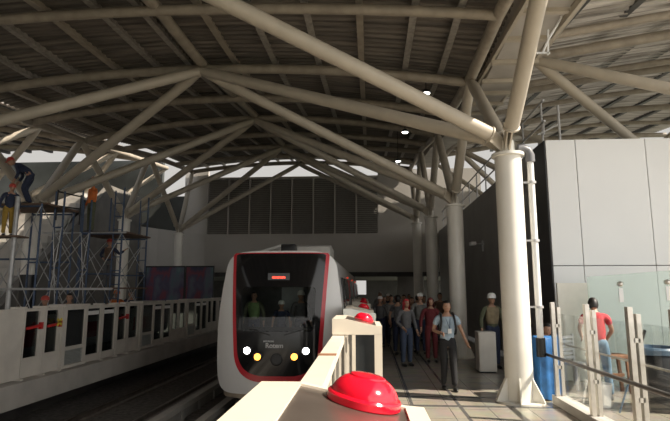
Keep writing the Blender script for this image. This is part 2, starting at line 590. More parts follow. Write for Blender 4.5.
for side in (1, -1):
    def mxx(x):
        return x if side > 0 else 2 * RX - x
    nm = 'building side' if side > 0 else 'scaffold side'
    a, bb = sorted((mxx(SRX0), mxx(15)))
    deck('ceiling_canopy', a, bb, 8.05 if side > 0 else -6.0, 29.5, lambda x, y: sidez(x, y) + 0.33, 'deck_light' if side > 0 else 'deck_mid', 'pale corrugated deck of the side canopy on the %s' % nm)
    for j, y in enumerate([8.6, 10.6, 11.75, 14.2, 14.9, 17.6, 20.5, 23.4, 26.3]):
        pts = [(mxx(x), y, sidez(mxx(x), y)) for x in [SRX0 - 0.1 + 11.1 * i / 10 for i in range(11)]]
        curve_beam('ceiling_beam', pts, 0.09 if j % 2 else 0.12, 'steel', 'cross tube of the side canopy on the %s, %s from the open end' % (nm, ORD[j]))
    for j in range(8):
        x = mxx(4.3 + 1.35 * j)
        mb = MB()
        mb.bar((x, 8.0, sidez(x, 8.0) + 0.23), (x, 29.4, sidez(x, 29.4) + 0.23), 0.16, 0.16)
        struct(mb.obj('ceiling_purlin', 'purlin_dark', smooth=False), 'dark purlin of the side canopy on the %s, %s from the tracks' % (nm, ORD[j]), 'purlin')
    pts = [(mxx(SRX0), y, sidez(mxx(SRX0), y)) for y in (6.5, 12, 18, 24, 29.5)]
    curve_beam('ceiling_beam', pts, 0.12, 'steel', 'edge tube of the side canopy on the %s' % nm)

# gutter between roof and side canopy on the building side
t = thing('roof_gutter', 'long box gutter with pale cross bars between roof and side canopy', 'gutter', (0, 0, 0), kind='structure')
gz = lambda y: lerp_tab(EDG, y) + 0.05
mb = MB()
for i in range(14):
    ya, yb = 7.2 + 1.6 * i, 7.2 + 1.6 * (i + 1)
    mb.poly([(2.62, ya, gz(ya) + 0.62), (2.80, ya, gz(ya) + 0.02), (3.62, ya, gz(ya) + 0.02), (3.95, ya, gz(ya) + 0.72), (2.62, yb, gz(yb) + 0.62), (2.80, yb, gz(yb) + 0.02), (3.62, yb, gz(yb) + 0.02), (3.95, yb, gz(yb) + 0.72)],
            [(0, 1, 5, 4), (1, 2, 6, 5), (2, 3, 7, 6)])
mb.obj('channel', 'conc_light', t, smooth=False)
for i in range(9):
    y = 6.9 + 1.0 * i
    MB().box((2.70, y, gz(y) - 0.07), (3.70, y + 0.10, gz(y) + 0.02)).obj('cross_bar', 'steel', t, smooth=False)
for x in (2.72, 3.66):
    MB().bar((x, 6.8, gz(6.8) - 0.03), (x, 16, gz(16) - 0.03), 0.07, 0.12).obj('side_rail', 'steel', t, smooth=False)
t = thing('pipe_bracket', 'thin white bent conduit bracket hanging beside the roof gutter', 'bracket', (0, 0, 0))
a = [P(562, -6, 9.2), P(561, 18, 9.2), P(548, 40, 9.2), P(543, 52, 9.2)]
MB().path(a, 0.022, 8).obj('conduit', 'white_plastic', t)
MB().bar(P(548, 30, 9.2), P(548, 55, 9.2), 0.03, 0.03).obj('hanger', 'white_plastic', t, smooth=False)
MB().bar(P(536, 53, 9.2), P(550, 53, 9.2), 0.03, 0.03).obj('foot_plate', 'white_plastic', t, smooth=False)

# ------------------------------------------------------------------ tree columns


def tree_column(x, y, nz, targets, label, m='colwhite', r=0.225, base=True, wrap=False):
    t = thing('tree_column', label, 'column', (x, y, 0), group=None)
    o = V((x, y, 0))
    MB().lathe([(r, 0.0), (r, nz - 0.30)], n=28).obj('shaft', m, t)
    MB().lathe([(r + 0.015, nz - 0.34), (r + 0.05, nz - 0.33), (r + 0.05, nz - 0.28), (r * 0.6, nz - 0.26), (r * 0.5, nz - 0.05)], n=28).obj('cap', m, t)
    if base:
        MB().lathe([(r + 0.16, 0.0), (r + 0.16, 0.03), (r + 0.01, 0.03)], n=28).obj('base_plate', m, t)
        for k in range(6):
            a = k * PI / 3 + 0.3
            c, s = math.cos(a), math.sin(a)
            mb = MB()
            w = V((-s, c, 0)) * 0.012
            pr = [V((c * (r - 0.01), s * (r - 0.01), 0.03)), V((c * (r + 0.2), s * (r + 0.2), 0.03)), V((c * (r + 0.17), s * (r + 0.17), 0.10)), V((c * (r - 0.01), s * (r - 0.01), 0.42))]
            mb.poly([p - w for p in pr] + [p + w for p in pr], [(3, 2, 1, 0), (4, 5, 6, 7), (0, 1, 5, 4), (1, 2, 6, 5), (2, 3, 7, 6), (3, 0, 4, 7)])
            mb.obj('base_gusset', m, t, smooth=False)
    if wrap:
        MB().lathe([(r + 0.012, 0.0), (r + 0.012, 2.25)], n=28).obj('dark_wrap', 'black', t)['label'] = 'dark protective wrap round the lower shaft'
    for tg in targets:
        tg = V(tg) - o
        n0 = V((0, 0, nz - 0.02))
        d = (tg - n0).normalized()
        h = V((d.x, d.y, 0)).normalized()
        p0 = V((h.x * 0.16, h.y * 0.16, nz - 0.02)) + d * 0.18
        ra = 0.125
        mb = MB()
        mb.path([p0, p0 + d * 0.02, p0 + d * 0.05, p0 + d * 0.06, p0 + d * 0.35], [ra * 0.7, ra * 1.15, ra * 1.15, ra, ra], 18)
        mb.path([p0 + d * 0.3, tg - d * 0.5, tg - d * 0.02], [ra, ra, ra * 0.72], 18)
        br = mb.obj('branch', 'steel', t)
        mb = MB()
        mb.bar(n0 + V((0, 0, -0.18)), p0 + d * 0.02, 0.03, 0.24)
        mb.bar(n0 + V((0, 0, -0.22)) + h.cross(V((0, 0, 1))) * 0.07, p0 + d * 0.04 + h.cross(V((0, 0, 1))) * 0.07, 0.02, 0.16)
        mb.obj('gusset_plate', 'steel', br, smooth=False)
    return t


cy_ = [9.0, 14.75, 20.5, 26.6]
jy = [5.95, 11.75, 17.6, 23.4, 29.4]
nzR = [4.42, 4.47, 4.95, 5.5]
nzL = [4.35, 4.45, 4.95, 5.05]
A = [V((RX, y, roofz(RX, y) - (0.1 if y > 6 else 0.12))) for y in jy]
ER = [V((EX, y, roofz(EX, y) - 0.02)) for y in jy]
EL = [V((-10.4, y, roofz(-10.4, y) - 0.02)) for y in jy]
lab_r = ['large sunlit white branching column with downpipe beside it', 'grey-white branching column just behind the walking woman', 'third branching column along the beacon platform, behind the one by the walking woman', 'farthest branching column along the beacon platform, by the back wall']
lab_l = ['branching column of the far platform outside the view, only its arms showing', 'branching column on the far platform inside the blue scaffold, dark wrap on its foot',
         'branching column on the far platform behind the second scaffold tower', 'slim branching column standing in front of the curved concourse wall']
for k in range(4):
    tree_column(2.42, cy_[k], nzR[k], [A[k], A[k + 1], ER[k], ER[k + 1]], lab_r[k])
for k in range(4):
    tree_column(-10.0, cy_[k], nzL[k], [A[k], A[k + 1], EL[k], EL[k + 1]], lab_l[k], wrap=(k == 1), base=False)
# columns carrying the side canopies
for side in (1, -1):
    for k in range(4):
        x = 9.3 if side > 0 else -17.4
        tx = SRX0 if side > 0 else 2 * RX - SRX0
        ox = 14 if side > 0 else 2 * RX - 14
        tg = [V((tx, jy[k], sidez(tx, jy[k]) - 0.05)), V((tx, jy[k + 1], sidez(tx, jy[k + 1]) - 0.05)), V((ox, jy[k], sidez(ox, jy[k]) - 0.1)), V((ox, jy[k + 1], sidez(ox, jy[k + 1]) - 0.1))]
        if k == 0:
            tg = [tg[1], tg[3]]
        tree_column(x, cy_[k], 4.3, tg, 'branching column holding up the side canopy on the %s, %s from the open end' % ('building side' if side > 0 else 'scaffold side', ORD[k]), base=False)

# downpipe beside the first column
t = thing('downpipe', 'white downpipe with dark elbow beside the large sunlit column', 'pipe', (2.42 + 0.36, 8.95, 0))
MB().tube((0, 0, 1.0), (0, 0, 4.0), 0.055, 14).obj('pipe', 'pvc', t)
MB().path([(0, 0, 3.98), (0, 0, 4.1), (-0.03, 0, 4.18), (-0.12, 0, 4.22), (-0.2, 0, 4.22)], 0.082, 14).obj('elbow', 'pvc_grey', t)
MB().tube((0, 0, 0.72), (0, 0, 1.02), 0.075, 14).obj('collar', 'black', t)
for z in (1.5, 2.6, 3.6):
    MB().tube((0, 0, z), (0, 0, z + 0.04), 0.078, 14).bar((0, 0, z + 0.02), (-0.14, 0, z + 0.02), 0.03, 0.03).obj('clamp', 'grey_pipe', t)

# ------------------------------------------------------------------ back of the hall
YB = 30.0
struct(MB().box((-9.6, YB - 0.2, 2.85), (6.5, YB + 0.2, 5.06)).obj('wall_back', 'wall_panel', smooth=False), 'plain grey concourse wall across the end of the hall', 'wall')
mb = MB()
arc = [(-9.6, YB)] + [(-9.6 - 1.3 * i, YB - 0.16 * i * i) for i in range(1, 6)]
for i in range(5):
    (xa, ya), (xb, yb) = arc[i], arc[i + 1]
    za, zb = 5.06 + 0.14 * i, 5.06 + 0.14 * (i + 1)
    mb.poly([(xa, ya - 0.2, 2.85), (xb, yb - 0.2, 2.85), (xb, yb - 0.2, zb), (xa, ya - 0.2, za), (xa, ya + 0.2, 2.85), (xb, yb + 0.2, 2.85), (xb, yb + 0.2, zb), (xa, ya + 0.2, za)],
            [(0, 1, 2, 3), (7, 6, 5, 4), (3, 2, 6, 7), (0, 4, 5, 1)])
struct(mb.obj('wall_back_curve', 'wall_panel', smooth=False), 'curved grey concourse parapet at the far-platform side', 'wall')
mb = MB().box((-11.1, YB + 0.2, 5.0), (-9.68, YB + 0.4, 9.0)).box((0.52, YB + 0.2, 5.0), (6.5, YB + 0.4, 8.9)).box((-9.68, YB + 0.2, 8.42), (0.52, YB + 0.4, 8.55)).box((-9.68, YB + 0.42, 5.0), (0.52, YB + 0.5, 8.5))
struct(mb.obj('wall_upper', 'wall_panel', smooth=False), 'upper grey cladding around the dark louvre panels', 'wall')
for k in range(8):
    x0 = -9.66 + 1.272 * k
    mb = MB()
    for j in range(28):
        z = 5.1 + j * 0.118
        mb.poly([(x0 + 0.05, YB + 0.2, z), (x0 + 1.22, YB + 0.2, z), (x0 + 1.22, YB + 0.33, z + 0.11), (x0 + 0.05, YB + 0.33, z + 0.11)], [(0, 1, 2, 3)])
    struct(mb.obj('wall_louvre', 'louvre', smooth=False), 'tall dark louvre panel high in the back wall, %s from the far-platform side' % ORD[k], 'louvre')
    struct(MB().box((x0 - 0.03, YB + 0.12, 5.06), (x0 + 0.03, YB + 0.3, 8.5)).obj('trim_mullion', 'wall_panel', smooth=False), 'slim mullion of the louvre wall, %s from the far-platform side' % ORD[k], 'mullion')
struct(MB().box((-21.6, -6.2, 3.0), (2.4, -5.9, 8.5)).obj('wall_rear_blocker', 'conc_dark', smooth=False), 'added unseen wall behind the camera that blocks light from the rear opening', 'wall')  # unseen wall, added to narrow the rear opening and darken the hall
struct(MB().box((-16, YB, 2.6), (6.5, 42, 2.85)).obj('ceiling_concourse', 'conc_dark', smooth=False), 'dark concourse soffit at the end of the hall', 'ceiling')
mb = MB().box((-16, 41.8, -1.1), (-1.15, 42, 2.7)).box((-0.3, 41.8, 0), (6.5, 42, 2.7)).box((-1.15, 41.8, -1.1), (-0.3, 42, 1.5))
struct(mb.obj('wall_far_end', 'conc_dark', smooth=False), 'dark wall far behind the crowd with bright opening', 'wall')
struct(MB().box((1.6, 30.6, 0), (3.1, 30.9, 2.6)).obj('wall_pier', 'concrete', smooth=False), 'pale pier below the concourse behind the crowd', 'wall')
# gates hall at far platform end
for k, (pa, pb) in enumerate(((146, 184), (186, 213))):
    a, bb = P(pa, 285, 25.6), P(pb, 285, 25.6)
    t = thing('hoarding_banner', 'dark red, teal and navy printed hoarding, %s' % ('wider one beyond the far gates' if k == 0 else 'narrower one showing just beside the train'), 'banner', ((a.x + bb.x) / 2, 25.6, 0))
    w = (bb.x - a.x) / 2
    MB().box((-w, -0.02, 0.2), (w, 0.02, 2.95)).obj('printed_sheet', 'hoarding', t, smooth=False)
    MB().box((-w, -0.04, 2.95), (w, 0.04, 3.02)).box((-w - 0.03, -0.05, 0), (-w, 0.05, 3.02)).box((w, -0.05, 0), (w + 0.03, 0.05, 3.02)).obj('frame', 'black', t, smooth=False)

# ------------------------------------------------------------------ far platform: stair wall, outer wall
s0, s1 = Px(37, 262, -12.6), Px(104, 188, -12.6)
sl = (s1.z - s0.z) / (s1.y - s0.y)
mb = MB().prism([(s0.y - s0.z / sl, 0), (27.5, 0), (27.5, s1.z + 0.2), (s1.y + 0.4, s1.z + 0.2), (s0.y, s0.z)], 'x', -12.75, -12.45)
struct(mb.obj('wall_stair', 'conc_mid', smooth=False), 'dark sloping stair wall rising behind the scaffold', 'wall')
mb = MB()
for k in range(24):
    y = s0.y - s0.z / sl + k * 0.3
    mb.box((-15.2, y, 0), (-12.75, 27, 0.17 + 0.27 * k * 1.0) if k < 23 else (-12.75, 27.2, 6.2))
struct(mb.obj('floor_stairs', 'conc_light', smooth=False), 'pale concrete stair flight behind the sloping wall', 'stairs')
struct(MB().box((-21.6, -6, 0), (-21.4, 29.5, 7.0)).obj('wall_left', 'conc_light', smooth=False), 'low pale outer wall of the far platform', 'wall')

struct(MB().box((-32, 30.6, 0), (-12.7, 30.9, 9.8)).box((-12.7, 30.6, 0), (-11.1, 30.9, 7.5)).obj('wall_back_left', 'bluegrey', smooth=False), 'dark blue-grey wall rising behind the stairs of the far platform', 'wall')
# ------------------------------------------------------------------ building on the right
XW, YW = 3.95, 11.6
struct(MB().box((XW, YW + 0.02, 0), (16, YW + 0.3, 5.1)).obj('wall_right', 'darkwall', smooth=False), 'backing wall of the white clad building', 'wall')
xs = [XW, 4.60, 6.10, 7.6, 9.1, 10.6]
struct(MB().box((XW - 0.02, YW, 0), (XW, YW + 1.1, 5.12)).obj('trim_corner', 'black', smooth=False), 'black corner strip between charcoal side wall and white cladding', 'trim')
k = 0
for i in range(5):
    for (z0, z1) in ((0.0, 2.31), (2.33, 5.12)):
        o = MB().box((xs[i] + 0.008, YW - 0.03, z0), (xs[i + 1] - 0.008, YW + 0.02, z1)).obj('wall_cladding', 'whitewall', smooth=False, bevel=0.004)
        struct(o, 'large white cladding sheet of the building, %s column from its corner, %s row' % (ORD[i], 'lower' if z0 == 0 else 'upper'), 'cladding')
        k += 1
struct(MB().box((XW, YW + 0.3, 0), (XW + 0.25, 29.8, 5.15)).obj('wall_side', 'darkwall', smooth=False), 'charcoal side wall of the building along the platform', 'wall')
t = thing('roof_railing', 'thin pipe railing on top of the charcoal side wall', 'railing', (XW + 0.1, 0, 5.15))
for z in (0.5, 1.0):
    MB().tube((0, 11.8, z), (0, 29, z), 0.025, 8).obj('rail', 'grey_pipe', t)
for j in range(12):
    MB().tube((0, 12 + 1.5 * j, 0), (0, 12 + 1.5 * j, 1.02), 0.025, 8).obj('post', 'grey_pipe', t)
t = thing('wall_bracket', 'small pale camera bracket fixed on the charcoal side wall', 'bracket', Px(484, 244, XW))
MB().bar((0.0, 0, 0), (-0.34, -0.1, 0.0), 0.05, 0.05).bar((-0.05, 0, -0.25), (-0.05, 0, 0.12), 0.05, 0.05).obj('arm', 'grey_pipe', t, smooth=False)
MB().box((-0.5, -0.3, -0.06), (-0.32, 0.05, 0.06)).obj('camera_body', 'white_plastic', t, bevel=0.01)
t = thing('scaffold_pole', 'thin grey pole with short stub standing above the white building', 'pole', (4.4, 11.9, 5.1))
MB().tube((0, 0, 0), (0, 0, 0.95), 0.03, 8).tube((-0.35, 0, 0.25), (-0.35, 0, 0.6), 0.02, 8).tube((-0.5, 0, 0.25), (0, 0, 0.5), 0.02, 8).obj('pipe', 'grey_pipe', t)

# hanging lamps
for k, (px, py, d) in enumerate(((426, 93, 12.4), (405, 132, 15.7), (398, 161, 20.0))):
    p = P(px, py, d)
    rz_ = roofz(p.x, d) + 0.3
    t = thing('pendant_lamp', 'small round pendant lamp under the roof, %s from the open end' % ORD[k], 'lamp', p)
    MB().lathe([(0.03, 0.10), (0.09, 0.06), (0.13, 0.0), (0.125, -0.005), (0.05, 0.02)], n=18).obj('shade', 'black', t)
    MB().lathe([(0.02, 0.0), (0.10, -0.01), (0.08, -0.03), (0.02, -0.04)], n=18).obj('bulb', 'lamp', t)
    MB().tube((0, 0, 0.1), (0, 0, rz_ - p.z), 0.012, 6).obj('cord', 'black', t)

# ------------------------------------------------------------------ platform gates beside the train
HB = []
x0, x1 = -0.41, 0.145


def zl(x):
    return 1.47 + (x - (x0 + 0.14)) / (x1 - x0 - 0.14) * -0.08 if x > x0 + 0.14 else 1.47


def off(y):
    return 0.055 - 0.012 * y


def housing(y0, y1, label, grey=False):
    t = thing('gate_housing', label, 'gate housing', (off(y0), y0, 0), 0.012, group='cream gate housings along the beacon platform')
    L = y1 - y0
    c = 'grey_lid' if grey else 'cream'
    xa = x0 + 0.14
    mb = MB()
    # top block: frame strips and sloped fascia
    mb.prism([(x0, 1.30), (x0 + 0.14, 1.30), (xa, 1.472), (x0, 1.472)], 'y', 0, L)
    mb.prism([(x1 - 0.065, 1.30), (x1, 1.30), (x1, 1.392), (x1 - 0.065, 1.398)], 'y', 0, L)
    for (ya, yb) in ((0, 0.035), (L - 0.035, L)):
        mb.prism([(xa, 1.30), (x1 - 0.065, 1.30), (x1 - 0.065, 1.398), (xa, 1.472)], 'y', ya, yb)
    mb.obj('top_frame', c, t, smooth=False)
    mb = MB()
    mb.prism([(xa, 1.40), (x1 - 0.065, 1.34), (x1 - 0.065, 1.390), (xa, 1.464)], 'y', 0.035, L - 0.035)
    mb.obj('lid', 'lid_dark' if not grey else 'grey_lid', t, smooth=False)
    for (a, b2) in ((x0 + 0.22, x0 + 0.26), (x1 - 0.085, x1)):
        for yy in (0.0, L - 0.06):
            MB().box((a, yy, 0.0), (b2, yy + 0.06, 1.305)).obj('post', c, t, smooth=False)
    MB().box((x0 + 0.26, 0.03, 0.08), (x1 - 0.085, L - 0.03, 1.30)).obj('panel', 'dark_panel', t, smooth=False)
    MB().box((x0 + 0.22, 0.0, 0.0), (x1, L, 0.08)).obj('plinth', c, t, smooth=False)
    return t


def beacon(y, label):
    x = -0.060
    sl_ = math.atan(-0.08 / (x1 - x0 - 0.14))
    t = thing('warning_beacon', label, 'warning light', (x + off(y), y, zl(x) - 0.012), group='red dome beacons on the gate housings')
    t.rotation_euler = (0, -sl_, 0)
    MB().lathe([(0.116, 0.0), (0.122, 0.006), (0.122, 0.026), (0.117, 0.032), (0.108, 0.034)], n=40).obj('flange', 'red_dome', t)
    MB().lathe([(0.110, 0.030), (0.108, 0.042), (0.101, 0.055), (0.088, 0.070), (0.075, 0.080), (0.064, 0.0855), (0.060, 0.0865), (0.057, 0.0915), (0.050, 0.0935), (0.035, 0.0945), (0.015, 0.0965), (0.001, 0.097)], n=48).obj('lens', 'red_dome', t)
    MB().lathe([(0.04, 0.002), (0.04, 0.05), (0.03, 0.06)], n=16).obj('lamp_core', 'red_bar', t)


def gate_leaf(y0, y1, label):
    t = thing('sliding_gate', label, 'gate', (XG + off(y0), y0, 0), 0.012, group='sliding gates along the beacon platform')
    L = y1 - y0
    MB().box((-0.065, 0, 1.215), (0.065, L, 1.29)).obj('rail', 'cream', t, smooth=False)
    MB().box((-0.03, 0, 0), (0.03, L, 0.12)).obj('sill_rail', 'cream', t, smooth=False)
    n = 3
    for i in range(n):
        yy = (L - 0.05) * i / (n - 1)
        MB().box((-0.03, yy, 0.12), (0.03, yy + 0.05, 1.215)).obj('stile', 'cream', t, smooth=False)
    MB().box((-0.008, 0.02, 0.12), (0.008, L - 0.02, 1.215)).obj('pane', 'glass_dark', t, smooth=False)
    MB().box((0.03, L * 0.4, 0.95), (0.05, L * 0.4 + 0.03, 1.15)).obj('handle', 'stainless', t, smooth=False)


spans = [(0.9, 1.85, 0), (5.92, 6.84, 0), (9.15, 9.5, 1), (10.75, 11.67, 0), (15.6, 16.5, 0), (20.4, 21.3, 0), (25.2, 26.1, 0)]
hl = ['nearest cream gate housing with dark sloped lid, largest red beacon on it', 'cream gate housing with dark front panel, second along the gate row', 'grey-lidded gate housing just behind the second red beacon', 'cream gate housing carrying the third red beacon',
      'cream gate housing carrying the fourth red beacon', 'cream gate housing carrying the fifth red beacon', 'farthest cream gate housing in the row beside the train']
for (a, b2, g), l in zip(spans, hl):
    housing(a, b2, l, bool(g))
for k, y in enumerate((1.765, 6.56, 11.42, 16.25, 21.05)):
    beacon(y, ['big red dome beacon closest to the camera', 'red dome beacon on the second gate housing', 'red dome beacon on the third cream housing, near the train nose', 'small red dome beacon fourth along the gate row', 'tiny red dome beacon fifth along the gate row'][k])
runs = [(1.85, 4.13), (4.15, 5.92), (6.84, 8.0), (8.02, 9.15), (9.5, 10.75), (11.67, 13.6), (13.62, 15.6), (16.5, 18.4), (18.42, 20.4), (21.3, 23.2), (23.22, 25.2), (26.1, 28.0)]
for k, (a, b2) in enumerate(runs):
    gate_leaf(a, b2, 'cream-railed glass gate on the beacon platform, %s from the camera' % ORD[k])
t = tag(MB().box((XG - 0.07 + off(4.1), 4.10, 1.2905), (XG + 0.07 + off(4.1), 4.19, 1.297)).obj('joint_cover', 'wood', smooth=False), 'small brown cover strip on the cream gate rail', 'cover strip')

# ------------------------------------------------------------------ gates on the far platform
def far_housing(y, label):
    t = thing('gate_housing', label, 'gate housing', (XL, y, 0), group='tall gate housings on the far platform')
    L = 1.02
    MB().box((-0.28, 0, 0.02), (0.10, L, 0.09)).obj('plinth', 'cream_dull', t, smooth=False)
    mb = MB().box((-0.28, 0, 0.09), (0.06, 0.16, 1.42)).box((-0.28, L - 0.10, 0.09), (0.06, L, 1.42)).box((-0.28, 0.16, 1.34), (0.06, L - 0.10, 1.42)).box((-0.28, 0.16, 0.42), (0.06, L - 0.10, 0.5))
    mb.obj('frame', 'cream_dull', t, smooth=False)
    MB().box((-0.2, 0.16, 0.5), (0.03, L - 0.10, 1.34)).obj('window', 'dark_panel', t, smooth=False)
    mb = MB()
    for j in range(9):
        mb.box((-0.2, 0.17, 0.10 + j * 0.036), (0.05, L - 0.11, 0.122 + j * 0.036))
    mb.obj('grille', 'grey_lid', t, smooth=False)
    MB().box((-0.30, -0.03, 1.42), (0.11, L + 0.03, 1.47)).obj('lid', 'cream_dull', t, smooth=False)
    return t


def far_panel(y, L, label, win=None, bar=False, sign=False, tagy=False, name='platform_gate'):
    t = thing(name, label, 'gate', (XL, y, 0), group='gate leaves on the far platform')
    mb = MB()
    if win is None:
        mb.box((-0.06, 0, 0.03), (0.04, L, 1.42))
    else:
        a, b2, z0, z1 = win
        mb.box((-0.06, 0, 0.03), (0.04, a, 1.42)).box((-0.06, b2, 0.03), (0.04, L, 1.42)).box((-0.06, a, 0.03), (0.04, b2, z0)).box((-0.06, a, z1), (0.04, b2, 1.42))
    mb.obj('panel', 'cream_dull', t, smooth=False)
    if win is not None:
        MB().box((-0.02, a, z0), (0.0, b2, z1)).obj('pane', 'glass_dark', t, smooth=False)
    if bar:
        MB().bar((0.07, a + 0.02, 1.02), (0.07, b2 + 0.04, 1.06), 0.05, 0.05).box((0.04, b2 - 0.03, 0.98), (0.10, b2 + 0.05, 1.12)).obj('push_bar', 'red_bar', t, smooth=False)['label'] = 'red push bar across the window'
    if tagy:
        MB().bar((0.10, b2 - 0.14, 1.02), (0.10, b2 + 0.02, 1.16), 0.02, 0.05).bar((0.10, b2 + 0.02, 1.02), (0.10, b2 - 0.14, 1.16), 0.02, 0.05).obj('warning_tag', 'yellow', t, smooth=False)['label'] = 'yellow crossed tag tied on the bar'
    if sign:
        MB().box((0.002, a + 0.05, z1 - 0.16), (0.012, b2 - 0.05, z1 - 0.06)).obj('notice', 'white_plastic', t, smooth=False)
    MB().box((-0.10, L - 0.06, 0.0), (0.12, L + 0.02, 0.03)).obj('foot', 'cream_dull', t, smooth=False)
    MB().box((-0.10, L - 0.25, 1.42), (0.08, L + 0.02, 1.46)).obj('cap', 'cream_dull', t, smooth=False)
    return t


far_panel(8.2, 2.2, 'blank cream gate panel nearest on the far platform')
far_panel(10.42, 0.68, 'far-platform gate panel with one dark window and red bar, beside the blank panel', (0.04, 0.5, 0.42, 1.36), True)
far_panel(11.11, 0.60, 'far-platform gate panel with red bar and yellow crossed tag', (0.06, 0.5, 0.45, 1.36), True, False, True)
yy = 11.75
n = 0
while yy < 27:
    far_housing(yy, 'tall cream gate housing with grille on the far platform, %s from the blank panel' % ORD[n])
    b0 = yy + 1.03
    far_panel(b0, 0.78, 'glass gate leaf with notice on the far platform, first after the %s tall housing' % ORD[n], (0.07, 0.70, 0.2, 1.34), False, True)
    far_panel(b0 + 0.80, 0.78, 'glass gate leaf with notice on the far platform, second after the %s tall housing' % ORD[n], (0.07, 0.70, 0.2, 1.34), False, True)
    far_panel(b0 + 1.60, 0.66, 'dark-windowed gate panel on the far platform, third after the %s tall housing' % ORD[n], (0.08, 0.56, 0.42, 1.34), n == 0)
    far_panel(b0 + 2.28, 0.78, 'dark-windowed gate panel on the far platform, fourth after the %s tall housing' % ORD[n], (0.08, 0.66, 0.42, 1.34))
    yy += 4.12
    n += 1

# ------------------------------------------------------------------ train
TX, TY = -1.97, 11.15
HWID = 1.41


def front_y(x, z):
    u = abs(x) / HWID
    return TY + 0.42 * u ** 3.2 + 0.10 * max(0, z - 0.9) ** 1.8 + 0.05 * max(0, 0.5 - z) ** 2


def smooth_loop(pts, rad, seg=6):
    """rounded polygon: pts (x,z), rad per corner"""
    out = []
    n = len(pts)
    for i in range(n):
        p, a, c = V((*pts[i], 0)), V((*pts[i - 1], 0)), V((*pts[(i + 1) % n], 0))
        r = rad[i]
        da, dc = (a - p).normalized(), (c - p).normalized()
        ra = min(r, (a - p).length * 0.49)
        rc = min(r, (c - p).length * 0.49)
        for k in range(seg + 1):
            t = k / seg
            q = (p + da * ra) * (1 - t) ** 2 + p * 2 * t * (1 - t) + (p + dc * rc) * t * t
            out.append((q.x, q.y))
    return out


def resample(loop, n, c):
    """n points by angle round centre c"""
    res = []
    m_ = len(loop)
    for k in range(n):
        a = 2 * PI * k / n
        d = V((math.cos(a), math.sin(a)))
        best = None
        for i in range(m_):
            p, q = V(loop[i]) - V(c), V(loop[(i + 1) % m_]) - V(c)
            e = q - p
            den = d.x * e.y - d.y * e.x
            if abs(den) < 1e-12:
                continue
            t = (p.x * e.y - p.y * e.x) / den
            s_ = (p.x * d.y - p.y * d.x) / den
            if -1e-6 <= s_ <= 1 + 1e-6 and t > 0 and (best is None or t > best):
                best = t
        res.append((c[0] + d.x * best, c[1] + d.y * best))
    return res


ZB = -0.36
body_l = smooth_loop([(-1.37, -0.12), (-1.2, ZB), (1.2, ZB), (1.37, -0.12), (1.41, 1.1), (1.22, 2.48), (0.92, 2.66), (-0.92, 2.66), (-1.22, 2.48), (-1.41, 1.1)], [0.35, 0.25, 0.25, 0.35, 1.0, 0.22, 0.3, 0.3, 0.22, 1.0])
mask_l = smooth_loop([(-0.83, 0.02), (0.83, 0.02), (1.01, 2.60), (-1.01, 2.60)], [0.55, 0.55, 0.05, 0.05], 12)
red_l = smooth_loop([(-0.91, -0.11), (0.91, -0.11), (1.085, 2.62), (-1.085, 2.62)], [0.64, 0.64, 0.05, 0.05], 12)
wind_l = smooth_loop([(-0.78, 0.93), (0.78, 0.93), (0.80, 1.86), (-0.80, 1.86)], [0.10, 0.10, 0.08, 0.08], 5)
NC = 160
cc = (0.0, 1.3)
bl, ml, rl, wl = (resample(l, NC, cc) for l in (body_l, mask_l, red_l, wind_l))


def ring_surface(la, lb, off, steps=8, mbx=None):
    mbx = mbx or MB()
    rings = []
    for s in range(steps + 1):
        t = s / steps
        rings.append([mbx.bm.verts.new((a[0] * (1 - t) + c[0] * t, front_y(a[0] * (1 - t) + c[0] * t, a[1] * (1 - t) + c[1] * t) - off, a[1] * (1 - t) + c[1] * t)) for a, c in zip(la, lb)])
    for r0, r1 in zip(rings, rings[1:]):
        for k in range(NC):
            mbx.bm.faces.new((r0[k], r0[(k + 1) % NC], r1[(k + 1) % NC], r1[k]))
    return mbx, rings


train = thing('metro_train', 'white metro train with black front mask outlined in red at the platform', 'train', (TX, 0, 0))
mb, rings = ring_surface(bl, rl, 0.0, 10)
# body sides: extrude body outline backwards
prev = rings[0]
for y in (12.0, 14, 18, 22, 27.9):
    cur = [mb.bm.verts.new((p[0], y, p[1])) for p in bl]
    for k in range(NC):
        mb.bm.faces.new((prev[k], cur[k], cur[(k + 1) % NC], prev[(k + 1) % NC]))
    prev = cur
mb.bm.faces.new(prev)
mb.obj('body', 'train_white', train)
mb, rr = ring_surface(rl, ml, 0.012, 3)
edge = [mb.bm.verts.new((v.co.x, v.co.y + 0.03, v.co.z)) for v in rr[0]]
for k in range(NC):
    mb.bm.faces.new((rr[0][k], edge[k], edge[(k + 1) % NC], rr[0][(k + 1) % NC]))
mb.obj('red_outline', 'train_red', train)
mb, rr = ring_surface(ml, wl, 0.018, 8)
maskp = mb.obj('front_mask', 'black_gloss', train)
mb = MB()
gn = 24
gr = [[mb.bm.verts.new((-0.83 + 1.66 * i / gn, front_y(-0.83 + 1.66 * i / gn, 0.91 + 0.97 * j / gn) - 0.006, 0.91 + 0.97 * j / gn)) for i in range(gn + 1)] for j in range(gn + 1)]
for j in range(gn):
    for i in range(gn):
        mb.bm.faces.new((gr[j][i], gr[j][i + 1], gr[j + 1][i + 1], gr[j + 1][i]))
mb.obj('windscreen', 'glass_wind', train)
